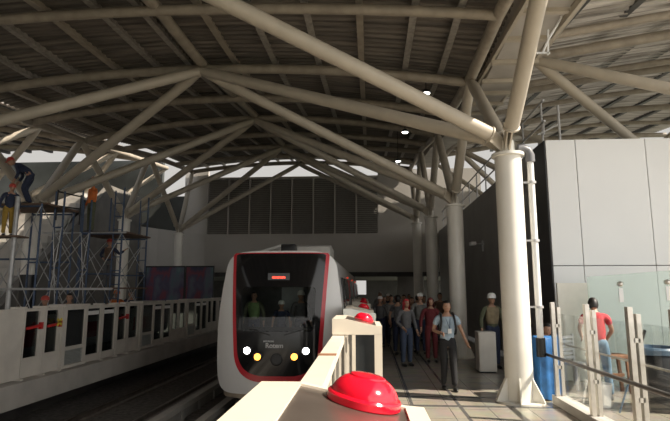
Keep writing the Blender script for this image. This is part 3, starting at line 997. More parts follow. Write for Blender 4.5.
# cab interior
mb = MB()
mb.poly([(-1.0, 13.2, 0.3), (1.0, 13.2, 0.3), (1.0, 13.2, 2.1), (-1.0, 13.2, 2.1)], [(0, 1, 2, 3)])
mb.box((-1.0, 11.7, 0.25), (1.0, 13.2, 0.3)).box((-1.0, 11.75, 2.05), (1.0, 13.2, 2.1)).box((-1.03, 11.75, 0.3), (-1.0, 13.2, 2.1)).box((1.0, 11.75, 0.3), (1.03, 13.2, 2.1))
cabin = mb.obj('cab_interior', 'cab_dark', train, smooth=False)
MB().prism([(11.5, 0.3), (11.9, 0.3), (11.85, 0.98), (11.5, 0.90)], 'x', -0.8, 0.8).obj('console', 'rubber', cabin, smooth=False)
MB().box((-0.25, 13.15, 0.3), (0.3, 13.19, 2.0)).obj('cab_door', 'grey_lid', cabin, smooth=False)
# display
dz = 2.09
dpl = MB().box((-0.24, front_y(0, dz) - 0.035, dz - 0.075), (0.24, front_y(0, dz) + 0.02, dz + 0.075)).obj('destination_display', 'dark_panel', train, smooth=False)
dpl['label'] = 'small display with a red lit line'
mb = MB()
for j in range(11):
    mb.box((-0.145 + j * 0.027, front_y(0, dz) - 0.042, dz - 0.045 + (0.004 if j % 3 == 0 else 0)), (-0.145 + j * 0.027 + 0.019, front_y(0, dz) - 0.036, dz + 0.002 + (0.006 if j % 4 == 1 else 0)))
mb.obj('led_line', 'led_red', dpl, smooth=False)


def lamp(px, py, r, m, nm, lb):
    d = 11.2
    for _ in range(5):
        p = P(px, py, d)
        d = front_y(p.x - TX, p.z) - 0.03
    p = P(px, py, d)
    mx = Matrix.Rotation(PI / 2, 4, 'X')
    lo = MB().lathe([(r * 1.45, -0.02), (r * 1.45, 0.012), (r * 1.2, 0.016)], (p.x - TX, p.y, p.z), 20, mx).obj(nm, 'black_gloss', train)
    lo['label'] = lb
    MB().lathe([(r, 0.0), (r, 0.02), (r * 0.7, 0.032), (0.004, 0.036)], (p.x - TX, p.y, p.z), 20, mx).obj('lens', m, lo)


lamp(247, 350.5, 0.072, 'headlight', 'headlight', 'lit white headlight')
lamp(306, 351, 0.072, 'headlight', 'headlight', 'lit white headlight')
lamp(257.5, 356.8, 0.070, 'amber', 'marker_light', 'lit amber marker light')
lamp(294.3, 356.8, 0.070, 'amber', 'marker_light', 'lit amber marker light')
cz = 0.36
MB().lathe([(0.13, -0.04), (0.13, 0.015), (0.105, 0.02), (0.10, 0.006), (0.01, 0.006)], (0, front_y(0, cz) - 0.02, cz), 24, Matrix.Rotation(PI / 2, 4, 'X')).obj('coupler_cover', 'black', train)


def text(body, size, loc, m, parent, name, bold=0.0):
    cu = bpy.data.curves.new(name, 'FONT')
    cu.body = body
    cu.size = size
    cu.extrude = 0.002
    cu.offset = bold
    cu.align_x = 'CENTER'
    o = bpy.data.objects.new(name, cu)
    COL.objects.link(o)
    bpy.context.view_layer.update()
    dg = bpy.context.evaluated_depsgraph_get()
    me = bpy.data.meshes.new_from_object(o.evaluated_get(dg))
    bpy.data.objects.remove(o)
    o = bpy.data.objects.new(name, me)
    me.materials.clear()
    me.materials.append(M[m])
    COL.objects.link(o)
    o.parent = parent
    o.location = loc
    o.rotation_euler = (PI / 2, 0, 0)
    return o


text('Rotem', 0.14, (-0.05, front_y(0, 0.62) - 0.024, 0.60), 'letter', train, 'maker_lettering', 0.002)
text('HYUNDAI', 0.05, (-0.17, front_y(0, 0.75) - 0.024, 0.715), 'letter', train, 'maker_lettering', 0.001)
# wipers
for s in (-1, 1):
    MB().bar((s * 0.15, front_y(0.15, 0.9) - 0.03, 0.86), (s * 0.6, front_y(0.6, 0.98) - 0.035, 0.99), 0.015, 0.02).obj('wiper', 'black', train, smooth=False)
# skirt
mb = MB()
sk = [(1.30 * math.cos(a), 0) for a in ()]
pts = [(-1.29, 12.2), (-1.27, 11.75), (-1.15, 11.50), (-0.8, 11.29), (0, 11.20), (0.8, 11.29), (1.15, 11.50), (1.27, 11.75), (1.29, 12.2)]
for (a, c) in zip(pts, pts[1:]):
    mb.poly([(a[0], a[1], -0.46), (c[0], c[1], -0.46), (c[0], c[1], -0.16), (a[0], a[1], -0.16), (a[0], a[1] + 0.1, -0.46), (c[0], c[1] + 0.1, -0.46)], [(0, 1, 2, 3), (0, 4, 5, 1)])
mb.obj('skirt', 'train_skirt', train)
MB().box((-1.0, 12.0, -0.88), (1.0, 27.5, -0.35)).obj('underframe', 'black', train, smooth=False)
# side windows and doors, right side and left
for s in (-1, 1):
    def sx(z):
        return s * (1.405 - 0.145 * max(0, (z - 1.1) / 1.4))
    for k, (ya, yb) in enumerate(((12.35, 13.0), (13.6, 15.6), (17.0, 19.6), (21.0, 23.6), (25.0, 27.2))):
        MB().poly([(sx(1.0) + s * .012, ya, 1.0), (sx(1.0) + s * .012, yb, 1.0), (sx(2.1) + s * .012, yb, 2.1), (sx(2.1) + s * .012, ya, 2.1), (sx(1.0) - s * .03, ya, 1.0), (sx(1.0) - s * .03, yb, 1.0), (sx(2.1) - s * .03, yb, 2.1), (sx(2.1) - s * .03, ya, 2.1)],
                  [(0, 1, 2, 3), (4, 7, 6, 5), (0, 4, 5, 1), (1, 5, 6, 2), (2, 6, 7, 3), (3, 7, 4, 0)]).obj('side_window', 'black_gloss', train, smooth=False)
    for k, ya in enumerate((15.7, 19.7, 23.7)):
        dr = MB().poly([(sx(0) + s * .016, ya, 0.02), (sx(0) + s * .016, ya + 1.25, 0.02), (sx(2.1) + s * .016, ya + 1.25, 2.1), (sx(2.1) + s * .016, ya, 2.1), (sx(0) - s * .03, ya, 0.02), (sx(0) - s * .03, ya + 1.25, 0.02), (sx(2.1) - s * .03, ya + 1.25, 2.1), (sx(2.1) - s * .03, ya, 2.1)],
                       [(0, 1, 2, 3), (4, 7, 6, 5), (0, 4, 5, 1), (1, 5, 6, 2), (2, 6, 7, 3), (3, 7, 4, 0)]).obj('door', 'train_red', train, smooth=False)
        if s > 0:
            MB().box((1.26, ya + 0.6, 2.16), (1.30, ya + 0.66, 2.21)).obj('door_lamp', 'tail_red', dr, smooth=False)
# roof equipment
MB().prism([(12.3, 2.6), (13.9, 2.6), (13.9, 2.86), (13.0, 2.92), (12.4, 2.84)], 'x', -0.35, 1.02).obj('roof_fairing', 'train_grey', train, bevel=0.04)
MB().box((-0.05, 11.75, 2.58), (0.28, 12.1, 2.84)).obj('roof_sensor', 'black', train, bevel=0.02)
MB().bar((-0.75, 12.3, 2.66), (-0.10, 12.3, 2.86), 0.06, 0.07).box((-1.0, 12.25, 2.6), (-0.6, 12.9, 2.70)).obj('roof_bracket', 'train_grey', train, smooth=False)

# ------------------------------------------------------------------ people
EVAL_TMP = []


def skin_mesh(verts, edges, radii, sub=1):
    me = bpy.data.meshes.new('tmp')
    me.from_pydata([tuple(v) for v in verts], edges, [])
    o = bpy.data.objects.new('tmp', me)
    COL.objects.link(o)
    mo = o.modifiers.new('s', 'SKIN')
    mo.use_smooth_shade = True
    sv = me.skin_vertices[0].data
    for i, r in enumerate(radii):
        sv[i].radius = r if isinstance(r, tuple) else (r, r)
        sv[i].use_root = (i == 0)
    ss = o.modifiers.new('u', 'SUBSURF')
    ss.levels = sub
    ss.render_levels = sub
    bpy.context.view_layer.update()
    dg = bpy.context.evaluated_depsgraph_get()
    out = bpy.data.meshes.new_from_object(o.evaluated_get(dg))
    bpy.data.objects.remove(o)
    bpy.data.meshes.remove(me)
    return out


def lean_pt(p, lean, pv=(0, 0, 0.93)):
    p, pv = V(p), V(pv)
    return pv + Matrix.Rotation(lean, 3, 'X') @ (p - pv)


# facing -Y; joints of a 1.70 m figure
STAND = dict(elL=(0.27, 0.03, 1.13), wrL=(0.29, -0.06, 0.89), elR=(-0.27, 0.03, 1.13), wrR=(-0.29, -0.06, 0.89), knL=(0.10, -0.01, 0.49), anL=(0.105, 0.02, 0.085), knR=(-0.10, -0.01, 0.49), anR=(-0.105, 0.02, 0.085), lean=0.0, head=0.0)


def pose(**k):
    d = dict(STAND)
    d.update(k)
    return d


def joints(ps):
    ln = ps['lean']
    J = {'pel': V((0, 0, 0.95)), 'wai': lean_pt((0, 0, 1.08), ln * 0.7), 'che': lean_pt((0, -0.01, 1.26), ln), 'upc': lean_pt((0, 0, 1.385), ln), 'nek': lean_pt((0, 0.005, 1.475), ln), 'hed': lean_pt((0, -0.01, 1.57), ln)}
    for s, sg in (('L', 1), ('R', -1)):
        J['sh' + s] = lean_pt((sg * 0.185, 0.0, 1.385), ln)
        J['el' + s] = lean_pt(ps['el' + s], ln)
        J['wr' + s] = lean_pt(ps['wr' + s], ln)
        J['hi' + s] = V((sg * 0.095, 0, 0.88))
        J['kn' + s] = V(ps['kn' + s])
        J['an' + s] = V(ps['an' + s])
    return J


def head_mesh(bm, c, tilt, yaw=0.0):
    """head with brow, nose, chin, ears, eyes, mouth; into bm with material slots 0 skin, 1 eye, 2 lip"""
    rot = Euler((tilt, 0, yaw)).to_matrix()
    g = bmesh.ops.create_uvsphere(bm, u_segments=20, v_segments=14, radius=1)
    for v in g['verts']:
        x, y, z = v.co
        w = 0.076 * (1 - 0.22 * max(0, -z) ** 1.3)
        p = V((x * w, y * 0.094, z * 0.115))
        if y < -0.5 and abs(x) < 0.22 and -0.35 < z < 0.15:
            p.y -= 0.020 * (1 - abs(x) / 0.22)
        if y < 0 and z < -0.6:
            p.y -= 0.014
        if y < -0.4 and 0.1 < z < 0.3:
            p.y -= 0.004
        v.co = c + rot @ p
    fs = {f for v in g['verts'] for f in v.link_faces}
    for f in fs:
        f.material_index = 0
    for s in (-1, 1):
        for (q, r, mi) in (((s * 0.030, -0.083, 0.012), (0.013, 0.008, 0.007), 1), ((s * 0.074, 0.005, -0.005), (0.010, 0.020, 0.030), 0)):
            g = bmesh.ops.create_uvsphere(bm, u_segments=10, v_segments=8, radius=1, matrix=Matrix.Translation(c + rot @ V(q)) @ rot.to_4x4() @ Matrix.Diagonal((*r, 1)))
            for f in {f for v in g['verts'] for f in v.link_faces}:
                f.material_index = mi
    g = bmesh.ops.create_uvsphere(bm, u_segments=10, v_segments=8, radius=1, matrix=Matrix.Translation(c + rot @ V((0, -0.088, -0.058))) @ rot.to_4x4() @ Matrix.Diagonal((0.022, 0.010, 0.007, 1)))
    for f in {f for v in g['verts'] for f in v.link_faces}:
        f.material_index = 2


def body_mesh(ps):
    J = joints(ps)
    vs, es, rs = [], [], []

    def add(p, r, par=None):
        vs.append(V(p))
        rs.append(r)
        if par is not None:
            es.append((par, len(vs) - 1))
        return len(vs) - 1
    pel = add(J['pel'], (0.135, 0.10))
    wai = add(J['wai'], (0.12, 0.085), pel)
    che = add(J['che'], (0.14, 0.095), wai)
    upc = add(J['upc'], (0.10, 0.075), che)
    nek = add(J['nek'], 0.052, upc)
    add(J['hed'], 0.05, nek)
    for s, sg in (('L', 1), ('R', -1)):
        sh = add(J['sh' + s], 0.055, upc)
        el = add(J['el' + s], 0.040, sh)
        d = (J['wr' + s] - J['el' + s]).normalized()
        wr = add(J['wr' + s], 0.028, el)
        # hand: palm, four fingers of unequal length, thumb
        side = d.cross(V((1, 0, 0.15))).normalized()
        curl = d.cross(side).normalized() * (-sg)
        pal = add(J['wr' + s] + d * 0.055, (0.028, 0.022), wr)
        for k, ln in enumerate((0.060, 0.072, 0.068, 0.052)):
            off = side * (0.030 - 0.020 * k)
            k0 = add(J['wr' + s] + d * 0.085 + off, 0.011, pal)
            k1 = add(J['wr' + s] + d * (0.085 + ln * 0.55) + off * 1.1 + curl * 0.010, 0.009, k0)
            add(J['wr' + s] + d * (0.085 + ln * 0.95) + off * 1.1 + curl * 0.030, 0.007, k1)
        t0 = add(J['wr' + s] + d * 0.030 + side * 0.036 + curl * 0.008, 0.012, wr)
        add(J['wr' + s] + d * 0.075 + side * 0.052 + curl * 0.022, 0.009, t0)
        hi = add(J['hi' + s], 0.088, pel)
        kn = add(J['kn' + s], 0.056, hi)
        an = add(J['an' + s], 0.038, kn)
    me = skin_mesh(vs, es, rs, 1)
    bm = bmesh.new()
    bm.from_mesh(me)
    bpy.data.meshes.remove(me)
    for f in bm.faces:
        f.material_index = 0
    hc = J['hed'] + (J['hed'] - J['nek']).normalized() * 0.035 + V((0, -0.012, 0))
    head_mesh(bm, hc, ps['lean'] * 0.6 + ps['head'], ps.get('hyaw', 0.0))
    me = bpy.data.meshes.new('body')
    bm.to_mesh(me)
    bm.free()
    for k in ('skin', 'eye', 'lip'):
        me.materials.append(M[k])
    me.polygons.foreach_set('use_smooth', [True] * len(me.polygons))
    return me, J, hc


def shirt_mesh(J, long_, fat=1.0):
    vs, es, rs = [], [], []

    def add(p, r, par=None):
        vs.append(V(p))
        rs.append(r)
        if par is not None:
            es.append((par, len(vs) - 1))
        return len(vs) - 1
    che = add(J['che'], (0.165 * fat, 0.122 * fat))
    wai = add(J['wai'], (0.148 * fat, 0.115 * fat), che)
    add(J['pel'] + V((0, 0, -0.09)), (0.166 * fat, 0.132 * fat), wai)
    upc = add(J['upc'], (0.12, 0.092), che)
    add(J['nek'] - V((0, 0, 0.012)), 0.060, upc)
    for s in 'LR':
        sh = add(J['sh' + s], 0.072, upc)
        if long_:
            el = add(J['el' + s], 0.056, sh)
            add(J['wr' + s] * 0.92 + J['el' + s] * 0.08, 0.043, el)
        else:
            add(J['sh' + s] * 0.38 + J['el' + s] * 0.62, 0.062, sh)
    return skin_mesh(vs, es, rs, 1)


def trouser_mesh(J):
    vs, es, rs = [], [], []

    def add(p, r, par=None):
        vs.append(V(p))
        rs.append(r)
        if par is not None:
            es.append((par, len(vs) - 1))
        return len(vs) - 1
    pel = add(J['pel'] + V((0, 0, 0.0)), (0.152, 0.118))
    add(J['pel'] + V((0, 0, 0.10)), (0.140, 0.108), pel)
    for s in 'LR':
        hi = add(J['hi' + s], 0.104, pel)
        kn = add(J['kn' + s], 0.076, hi)
        add(J['an' + s] + V((0, 0, -0.005)), 0.060, kn)
    return skin_mesh(vs, es, rs, 1)


def shoe_mesh(a):
    mb = MB()
    mb.ell((a.x, a.y - 0.065, 0.035), (0.045, 0.135, 0.045), 14, 8)
    for v in mb.bm.verts:
        if v.co.z < 0.004:
            v.co.z = 0.0
    off = a.z - 0.085
    for v in mb.bm.verts:
        v.co.z += off
    return mb.mesh('shoe', 'shoe')


def hat_mesh(kind, hc, tilt):
    rot = Euler((tilt, 0, 0)).to_matrix()
    mb = MB()
    if kind.startswith('helmet'):
        mx = rot
        prof = [(0.120, 0.028), (0.119, 0.034), (0.106, 0.040), (0.104, 0.075), (0.092, 0.115), (0.068, 0.142), (0.035, 0.155), (0.003, 0.158)]
        mb.lathe(prof, hc, 24, mx)
        mb.ell(hc + rot @ V((0, -0.125, 0.032)), (0.075, 0.045, 0.008), 14, 6, rot)
        return mb.mesh('helmet', kind), 'helmet'
    if kind == 'cap':
        prof = [(0.088, 0.03), (0.092, 0.06), (0.082, 0.10), (0.055, 0.125), (0.003, 0.13)]
        mb.lathe(prof, hc + V((0, 0.006, 0)), 20, rot)
        mb.ell(hc + rot @ V((0, -0.115, 0.035)), (0.065, 0.06, 0.008), 14, 6, rot)
        return mb.mesh('cap', 'helmet_white'), 'cap'
    if kind.startswith('scarf'):
        g = bmesh.ops.create_uvsphere(mb.bm, u_segments=24, v_segments=16, radius=1)
        dele = []
        for v in mb.bm.verts:
            x, y, z = v.co
            if y < -0.45 and -0.75 < z < 0.55 and abs(x) < 0.66:
                dele.append(v)
            v.co = hc + rot @ V((x * 0.096, y * 0.114 + 0.006, z * 0.135 - (0.06 if z < -0.2 else 0)))
            if z < -0.2:
                k = (-z - 0.2)
                v.co.x = hc.x + (v.co.x - hc.x) * (1 + 1.0 * k)
        bmesh.ops.delete(mb.bm, geom=dele, context='VERTS')
        return mb.mesh('headscarf', 'redscarf' if kind == 'scarfred' else 'maroon'), 'headscarf'
    # hair
    g = bmesh.ops.create_uvsphere(mb.bm, u_segments=24, v_segments=16, radius=1)
    dele = []
    for v in mb.bm.verts:
        x, y, z = v.co
        lim = 0.42 if y < -0.25 else (-0.1 if y < 0.15 else -0.75)
        if kind == 'hairlong':
            lim = 0.42 if y < -0.35 else (-0.6 if y < 0.1 else -1)
        if z < lim:
            dele.append(v)
        v.co = hc + rot @ V((x * 0.087, y * 0.104 + 0.008, z * 0.127 + 0.003))
    bmesh.ops.delete(mb.bm, geom=dele, context='VERTS')
    if kind == 'hairlong':
        mb.path([hc + V((0, 0.09, 0.03)), hc + V((0, 0.14, -0.03)), hc + V((0, 0.13, -0.16)), hc + V((0, 0.115, -0.24))], [0.03, 0.042, 0.035, 0.012], 10)
    return mb.mesh('hair', 'hair'), 'hair'


CACHE = {}


def person(label, loc, rz, h=1.65, ps=None, pkey='stand', shirt='greyshirt', trousers='navy', long_=False, hat='hair', fat=1.0, group=None, extra=None, vest=None):
    ps = ps or STAND
    if pkey not in CACHE:
        me, J, hc = body_mesh(ps)
        tr = trouser_mesh(J)
        CACHE[pkey] = dict(body=me, J=J, hc=hc, tr=tr, sh=[shoe_mesh(J['anL']), shoe_mesh(J['anR'])], shirts={}, hats={})
    c = CACHE[pkey]
    t = thing('person', label, 'person', loc, rz, group)
    s = h / 1.72
    t.scale = (s, s, s)

    def part(name, me, m=None):
        o = bpy.data.objects.new(name, me)
        COL.objects.link(o)
        o.parent = t
        if m:
            if not me.materials:
                me.materials.append(None)
            o.material_slots[0].link = 'OBJECT'
            o.material_slots[0].material = M[m]
        return o
    part('body', c['body'])
    k = (long_, fat)
    if k not in c['shirts']:
        c['shirts'][k] = shirt_mesh(c['J'], long_, fat)
    part('shirt', c['shirts'][k], shirt)
    part('trousers', c['tr'], trousers)
    for q in c['sh']:
        part('shoe', q)
    if hat not in c['hats']:
        c['hats'][hat] = hat_mesh(hat, c['hc'], ps['lean'] * 0.6 + ps['head'])
    hm, hn = c['hats'][hat]
    part(hn, hm)
    if vest:
        if 'vest' not in c:
            J = c['J']
            vs = [J['che'], J['wai'], J['pel'] + V((0, 0, 0.04)), J['upc'], J['shL'] * 0.8 + J['upc'] * 0.2, J['shR'] * 0.8 + J['upc'] * 0.2]
            c['vest'] = skin_mesh(vs, [(0, 1), (1, 2), (0, 3), (3, 4), (3, 5)], [(0.178, 0.135), (0.162, 0.127), (0.17, 0.135), (0.13, 0.102), 0.085, 0.085], 1)
        part('vest', c['vest'], vest)
    if extra:
        extra(t, c, part)
    return t, c


# --- woman walking towards the camera
wp = pose(elR=(-0.27, 0.05, 1.14), wrR=(-0.17, -0.19, 1.10), elL=(0.29, 0.03, 1.14), wrL=(0.36, -0.06, 0.92), knL=(0.09, -0.07, 0.49), anL=(0.095, -0.10, 0.085), knR=(-0.075, 0.00, 0.49), anR=(-0.08, 0.10, 0.095))
WL = Pz(449, 390, 0)


def lanyard(t, c, part):
    J = c['J']
    mb = MB()
    for s in (-1, 1):
        mb.bar((s * 0.05, -0.085, 1.42), (0.02, -0.142, 1.18), 0.012, 0.006)
    part('lanyard', mb.mesh('lanyard', 'blue_steel'))
    part('badge', MB().box((-0.015, -0.152, 1.09), (0.055, -0.146, 1.18)).mesh('badge', 'white_plastic', smooth=False))


w, wc = person('woman walking toward the camera in pale blue shirt, black trousers and backpack', WL, 0.08, 1.60, wp, 'woman', 'lightblue', 'blacktrouser', False, 'hairlong', extra=lanyard)
t = thing('backpack', 'dark backpack worn by the walking woman in the pale blue shirt', 'backpack', WL, 0.08)
t.scale = (0.93,) * 3
MB().ell((0, 0.19, 1.20), (0.15, 0.085, 0.21), 16, 12).obj('bag', 'black', t)
for s in (-1, 1):
    MB().path([(s * 0.12, 0.13, 1.40), (s * 0.125, 0.04, 1.478), (s * 0.125, -0.07, 1.45), (s * 0.135, -0.128, 1.32), (s * 0.155, -0.115, 1.18), (s * 0.175, 0.02, 1.08), (s * 0.14, 0.14, 1.04)], 0.022, 8).obj('strap', 'black', t)
t = thing('smartphone', 'black phone held by the walking woman', 'phone', WL, 0.08)
t.scale = (0.93,) * 3
MB().box((-0.20, -0.31, 1.09), (-0.06, -0.235, 1.103)).obj('phone_body', 'black', t, smooth=False, bevel=0.003)

# --- people near the woman
person('person in red headscarf and grey top carrying a pale strap across the chest', Pz(407, 366, 0), 0.5, 1.58, pose(elR=(-0.28, 0.02, 1.13), wrR=(-0.20, -0.18, 0.98)), 'strap', 'greyshirt', 'jean', True, 'scarfred')
person('person in dark red dress and headscarf behind the walking woman', Pz(432, 362, 0), 0.1, 1.60, None, 'stand', 'maroon', 'maroon', True, 'scarfdark', 1.08)
person('person in white helmet standing beside the white cabinet, partly behind the column', P(492, 364, 12.2) * 1 + V((0, 0, 0)) if False else V((P(493, 340, 12.75).x, 12.75, 0)), 0.2, 1.70, None, 'stand', 'olive', 'navy', True, 'helmet_white', vest='khaki')
hp = V((P(541, 340, 10.3).x, 10.3, 0))
person('person crouching in the dark gap behind the blue covered crate', hp, 0.3, 1.60, pose(knL=(0.14, -0.40, 0.93 - 0.05), anL=(0.13, -0.18, 0.50), knR=(-0.14, -0.40, 0.93 - 0.05), anR=(-0.13, -0.18, 0.50), elL=(0.24, -0.2, 1.18), wrL=(0.14, -0.38, 1.02), elR=(-0.24, -0.2, 1.18), wrR=(-0.14, -0.38, 1.02), lean=0.3), 'crouch', 'brownshirt', 'navy', True, 'hair')[0].location.z = -0.385
# --- man in red behind the glass, back to the camera
mp_ = pose(lean=0.22, head=0.25, elL=(0.25, -0.12, 1.20), wrL=(0.20, -0.36, 1.10), elR=(-0.27, -0.10, 1.17), wrR=(-0.20, -0.33, 1.05), knL=(0.13, -0.06, 0.49), anL=(0.14, 0.03, 0.085), knR=(-0.13, -0.04, 0.49), anR=(-0.14, 0.06, 0.085))
RM = V((P(598, 350, 9.3).x, 9.3, 0))
person('man in red t-shirt and jeans seen from behind through the glass balustrade', RM, PI - 0.25, 1.68, mp_, 'redman', 'redshirt', 'denim', False, 'hair')
# --- crowd by the gates and the far end
crowd_px = [(380, 17.2, 'greyshirt', 'cap'), (384, 19, 'paleshirt', 'hair'), (391, 17.5, 'paleshirt', 'hair'), (398, 15.2, 'greyshirt', 'hair'), (404, 18.5, 'olive', 'hair'), (412, 16, 'paleshirt', 'hair'), (420, 15.4, 'paleshirt', 'cap'), (424, 19.5, 'greyshirt', 'hair'),
            (380, 22.5, 'paleshirt', 'hair'), (388, 24, 'navy', 'cap'), (396, 23, 'greyshirt', 'hair'), (409, 24.5, 'brownshirt', 'hair'), (417, 22, 'navy', 'hair'), (440, 18.5, 'brownshirt', 'hair')]
cols = {'greyshirt': 'grey top', 'paleshirt': 'pale shirt', 'olive': 'olive shirt', 'navy': 'navy top', 'brownshirt': 'brown top'}
for k, (px, d, sh, hat) in enumerate(crowd_px):
    p = P(px, 300, d)
    nth = sum(1 for q in crowd_px if q[0] < px)
    lab = 'crowd member in %s%s far down the platform, %s from the gates' % (cols[sh], ' and white cap' if hat == 'cap' else '', ORD[nth])
    person(lab, V((p.x, d, 0)), R.uniform(-0.6, 0.6) + (PI if k % 3 == 0 else 0), R.uniform(1.58, 1.74), None, 'stand', sh, 'navy', k % 2 == 0, hat, group='crowd waiting down the platform')
# --- three people in the train cab
for k, (px, zz, d, hat, sh, lab, vest) in enumerate(((254, 0.3, 12.35, 'hair', 'olive', 'driver with pale green vest seen behind the windscreen', 'green'), (281.5, 0.13, 12.25, 'helmet_white', 'navy', 'shorter person in white helmet at the middle of the windscreen', None),
                                                     (300.5, 0.3, 12.45, 'helmet_white', 'greyshirt', 'taller person in white helmet at the platform side of the windscreen', None))):
    p = P(px, 310, d)
    person(lab, V((p.x, d, zz if k != 1 else 0.30)), (0.0, 0.1, 0.5)[k], (1.46, 1.24, 1.46)[k], None, 'stand', sh, 'navy', k != 1, hat, vest=vest)

# ------------------------------------------------------------------ scaffolding and workers, far platform
def tower(label, x0_, x1_, y0_, y1_, levels, top, m='blue_steel', deckz=(), ladder=False):
    t = thing('scaffold_tower', label, 'scaffold', (x0_, y0_, 0))
    w_, l_ = x1_ - x0_, y1_ - y0_
    for yy in (0, l_):
        mb = MB()
        for xx in (0, w_):
            mb.tube((xx, yy, 0), (xx, yy, top), 0.028, 10)
        for z in levels:
            mb.tube((0, yy, z), (w_, yy, z), 0.024, 8)
        for i in range(int(top / 0.42) if ladder else 0):
            mb.tube((w_ - 0.28, yy, 0.3 + 0.42 * i), (w_, yy, 0.3 + 0.42 * i), 0.016, 6)
        if ladder:
            mb.tube((w_ - 0.28, yy, 0.1), (w_ - 0.28, yy, top - 0.1), 0.022, 8)
        mb.obj('end_frame', m, t)
    for xx in (0, w_):
        for a, c in zip(levels, levels[1:]):
            MB().tube((xx, 0, a), (xx, l_, c), 0.014, 6).tube((xx, l_, a), (xx, 0, c), 0.014, 6).obj('cross_brace', 'grey_pipe', t)
    for yy in (0, l_):
        MB().tube((0, yy - 0.03, levels[0]), (w_, yy - 0.03, levels[-1]), 0.012, 6).tube((w_, yy - 0.03, levels[0]), (0, yy - 0.03, levels[-1]), 0.012, 6).obj('cross_brace', 'grey_pipe', t)
    for z in deckz:
        for j in range(3):
            MB().box((-0.25, j * l_ / 3 + 0.02, z), (w_ + 0.15, (j + 1) * l_ / 3 - 0.02, z + 0.045)).obj('plank', 'plank', t, smooth=False)
    return t


za = P(30, 207, 13.4).z
tower('blue scaffold tower with red-brown planks around the wrapped column', P(-8, 250, 13.0).x, P(38, 250, 13.0).x, 13.0, 14.5, [1.2, 2.6, za - 0.05], za + 0.02, deckz=(za,))
tower('narrow blue scaffold tower just beyond the planked one, by the stair wall', P(52, 250, 13.6).x, P(60.5, 250, 13.6).x, 13.6, 15.0, [1.2, 2.4, 3.5], 4.5)
zb_ = P(90, 233, 15.6).z
tower('tall blue scaffold tower holding the upright workers, nearest the curved wall', P(79, 250, 15.6).x, P(121, 250, 15.6).x, 15.6, 17.4, [1.0, 2.3, zb_ - 0.03], 5.0, deckz=(zb_, P(107, 289, 16.6).z), ladder=True)
t = thing('scaffold_pole', 'upright pale grey pole in front of the wrapped column', 'pole', (P(13, 250, 12.7).x, 12.7, 0))
MB().tube((0, 0, 0), (0, 0, 4.2), 0.06, 12).obj('pipe', 'grey_pipe', t)
t = thing('scaffold_pole', 'thin level pipe running along above the far gates', 'pole', (0, 12.4, P(50, 289, 12.4).z))
MB().tube((P(-10, 289, 12.4).x, 0, 0), (P(112, 289, 12.4).x, 0, 0), 0.03, 10).obj('pipe', 'grey_pipe', t)
t = thing('scaffold_pole', 'thin level pipe at working height beside the tall blue tower', 'pole', (0, 15.5, P(60, 233, 15.5).z))
MB().tube((P(42, 233, 15.5).x, 0, 0), (P(126, 233, 15.5).x, 0, 0), 0.025, 10).obj('pipe', 'grey_pipe', t)
# guard rails above
t = thing('guard_railing', 'dark pipe guard rail on the planked scaffold edge', 'railing', (P(57, 205, 13.6).x, 13.6, 3.4))
MB().tube((0, 0, 0.3), (0, 0, 1.15), 0.02, 8).obj('post', 'black', t)
MB().tube((0.5, 0.3, 0.2), (0.5, 0.3, 1.05), 0.02, 8).obj('post', 'black', t)
MB().tube((0, 0, 1.1), (0.5, 0.3, 1.0), 0.02, 8).obj('rail', 'black', t)
MB().tube((0, 0, 0.7), (0.5, 0.3, 0.65), 0.02, 8).obj('rail', 'black', t)

bend = pose(lean=0.95, head=-0.2, elL=(0.25, -0.16, 1.16), wrL=(0.2, -0.38, 1.12), elR=(-0.25, -0.16, 1.16), wrR=(-0.2, -0.38, 1.12), knL=(0.14, -0.16, 0.50), anL=(0.14, 0.02, 0.085), knR=(-0.14, -0.16, 0.50), anR=(-0.14, 0.02, 0.085))
person('worker in dark clothes bending forward on the planked scaffold', V((P(29, 200, 13.4).x, 13.4, za + 0.045)), -1.2, 1.55, bend, 'bend', 'navy', 'navy', True, 'helmet_red', vest=None)
person('worker in mustard trousers at the outer end of the planked scaffold', V((P(6, 235, 12.7).x, 12.72, P(6, 236, 12.7).z)), 0.8, 1.35, pose(lean=0.3), 'lean', 'navy', 'mustard', True, 'helmet_red')
t = thing('scaffold_board', 'short board carrying the worker in mustard trousers', 'board', (P(6, 235, 12.7).x, 12.7, P(6, 236, 12.7).z - 0.04))
MB().box((-0.8, -0.22, 0), (0.45, 0.25, 0.038)).obj('plank', 'plank', t, smooth=False)
person('worker in orange vest and helmet standing high on the tall scaffold', V((P(90, 230, 16.0).x, 16.0, zb_ + 0.045)), -0.6, 1.72, pose(elL=(0.33, -0.15, 1.36), wrL=(0.35, -0.2, 1.62)), 'reach', 'orange', 'olive', True, 'helmet_orange', vest='orange')
person('worker in red helmet holding the scaffold post, standing below the orange one', V((P(107, 288, 16.5).x, 16.5, P(107, 289, 16.6).z + 0.045)), 0.15, 1.55, pose(elL=(0.36, 0.0, 1.2), wrL=(0.55, -0.05, 1.34), elR=(-0.33, 0.08, 1.17), wrR=(-0.17, -0.08, 1.03)), 'hold', 'navy', 'greyshirt', True, 'helmet_red', vest='brownshirt')
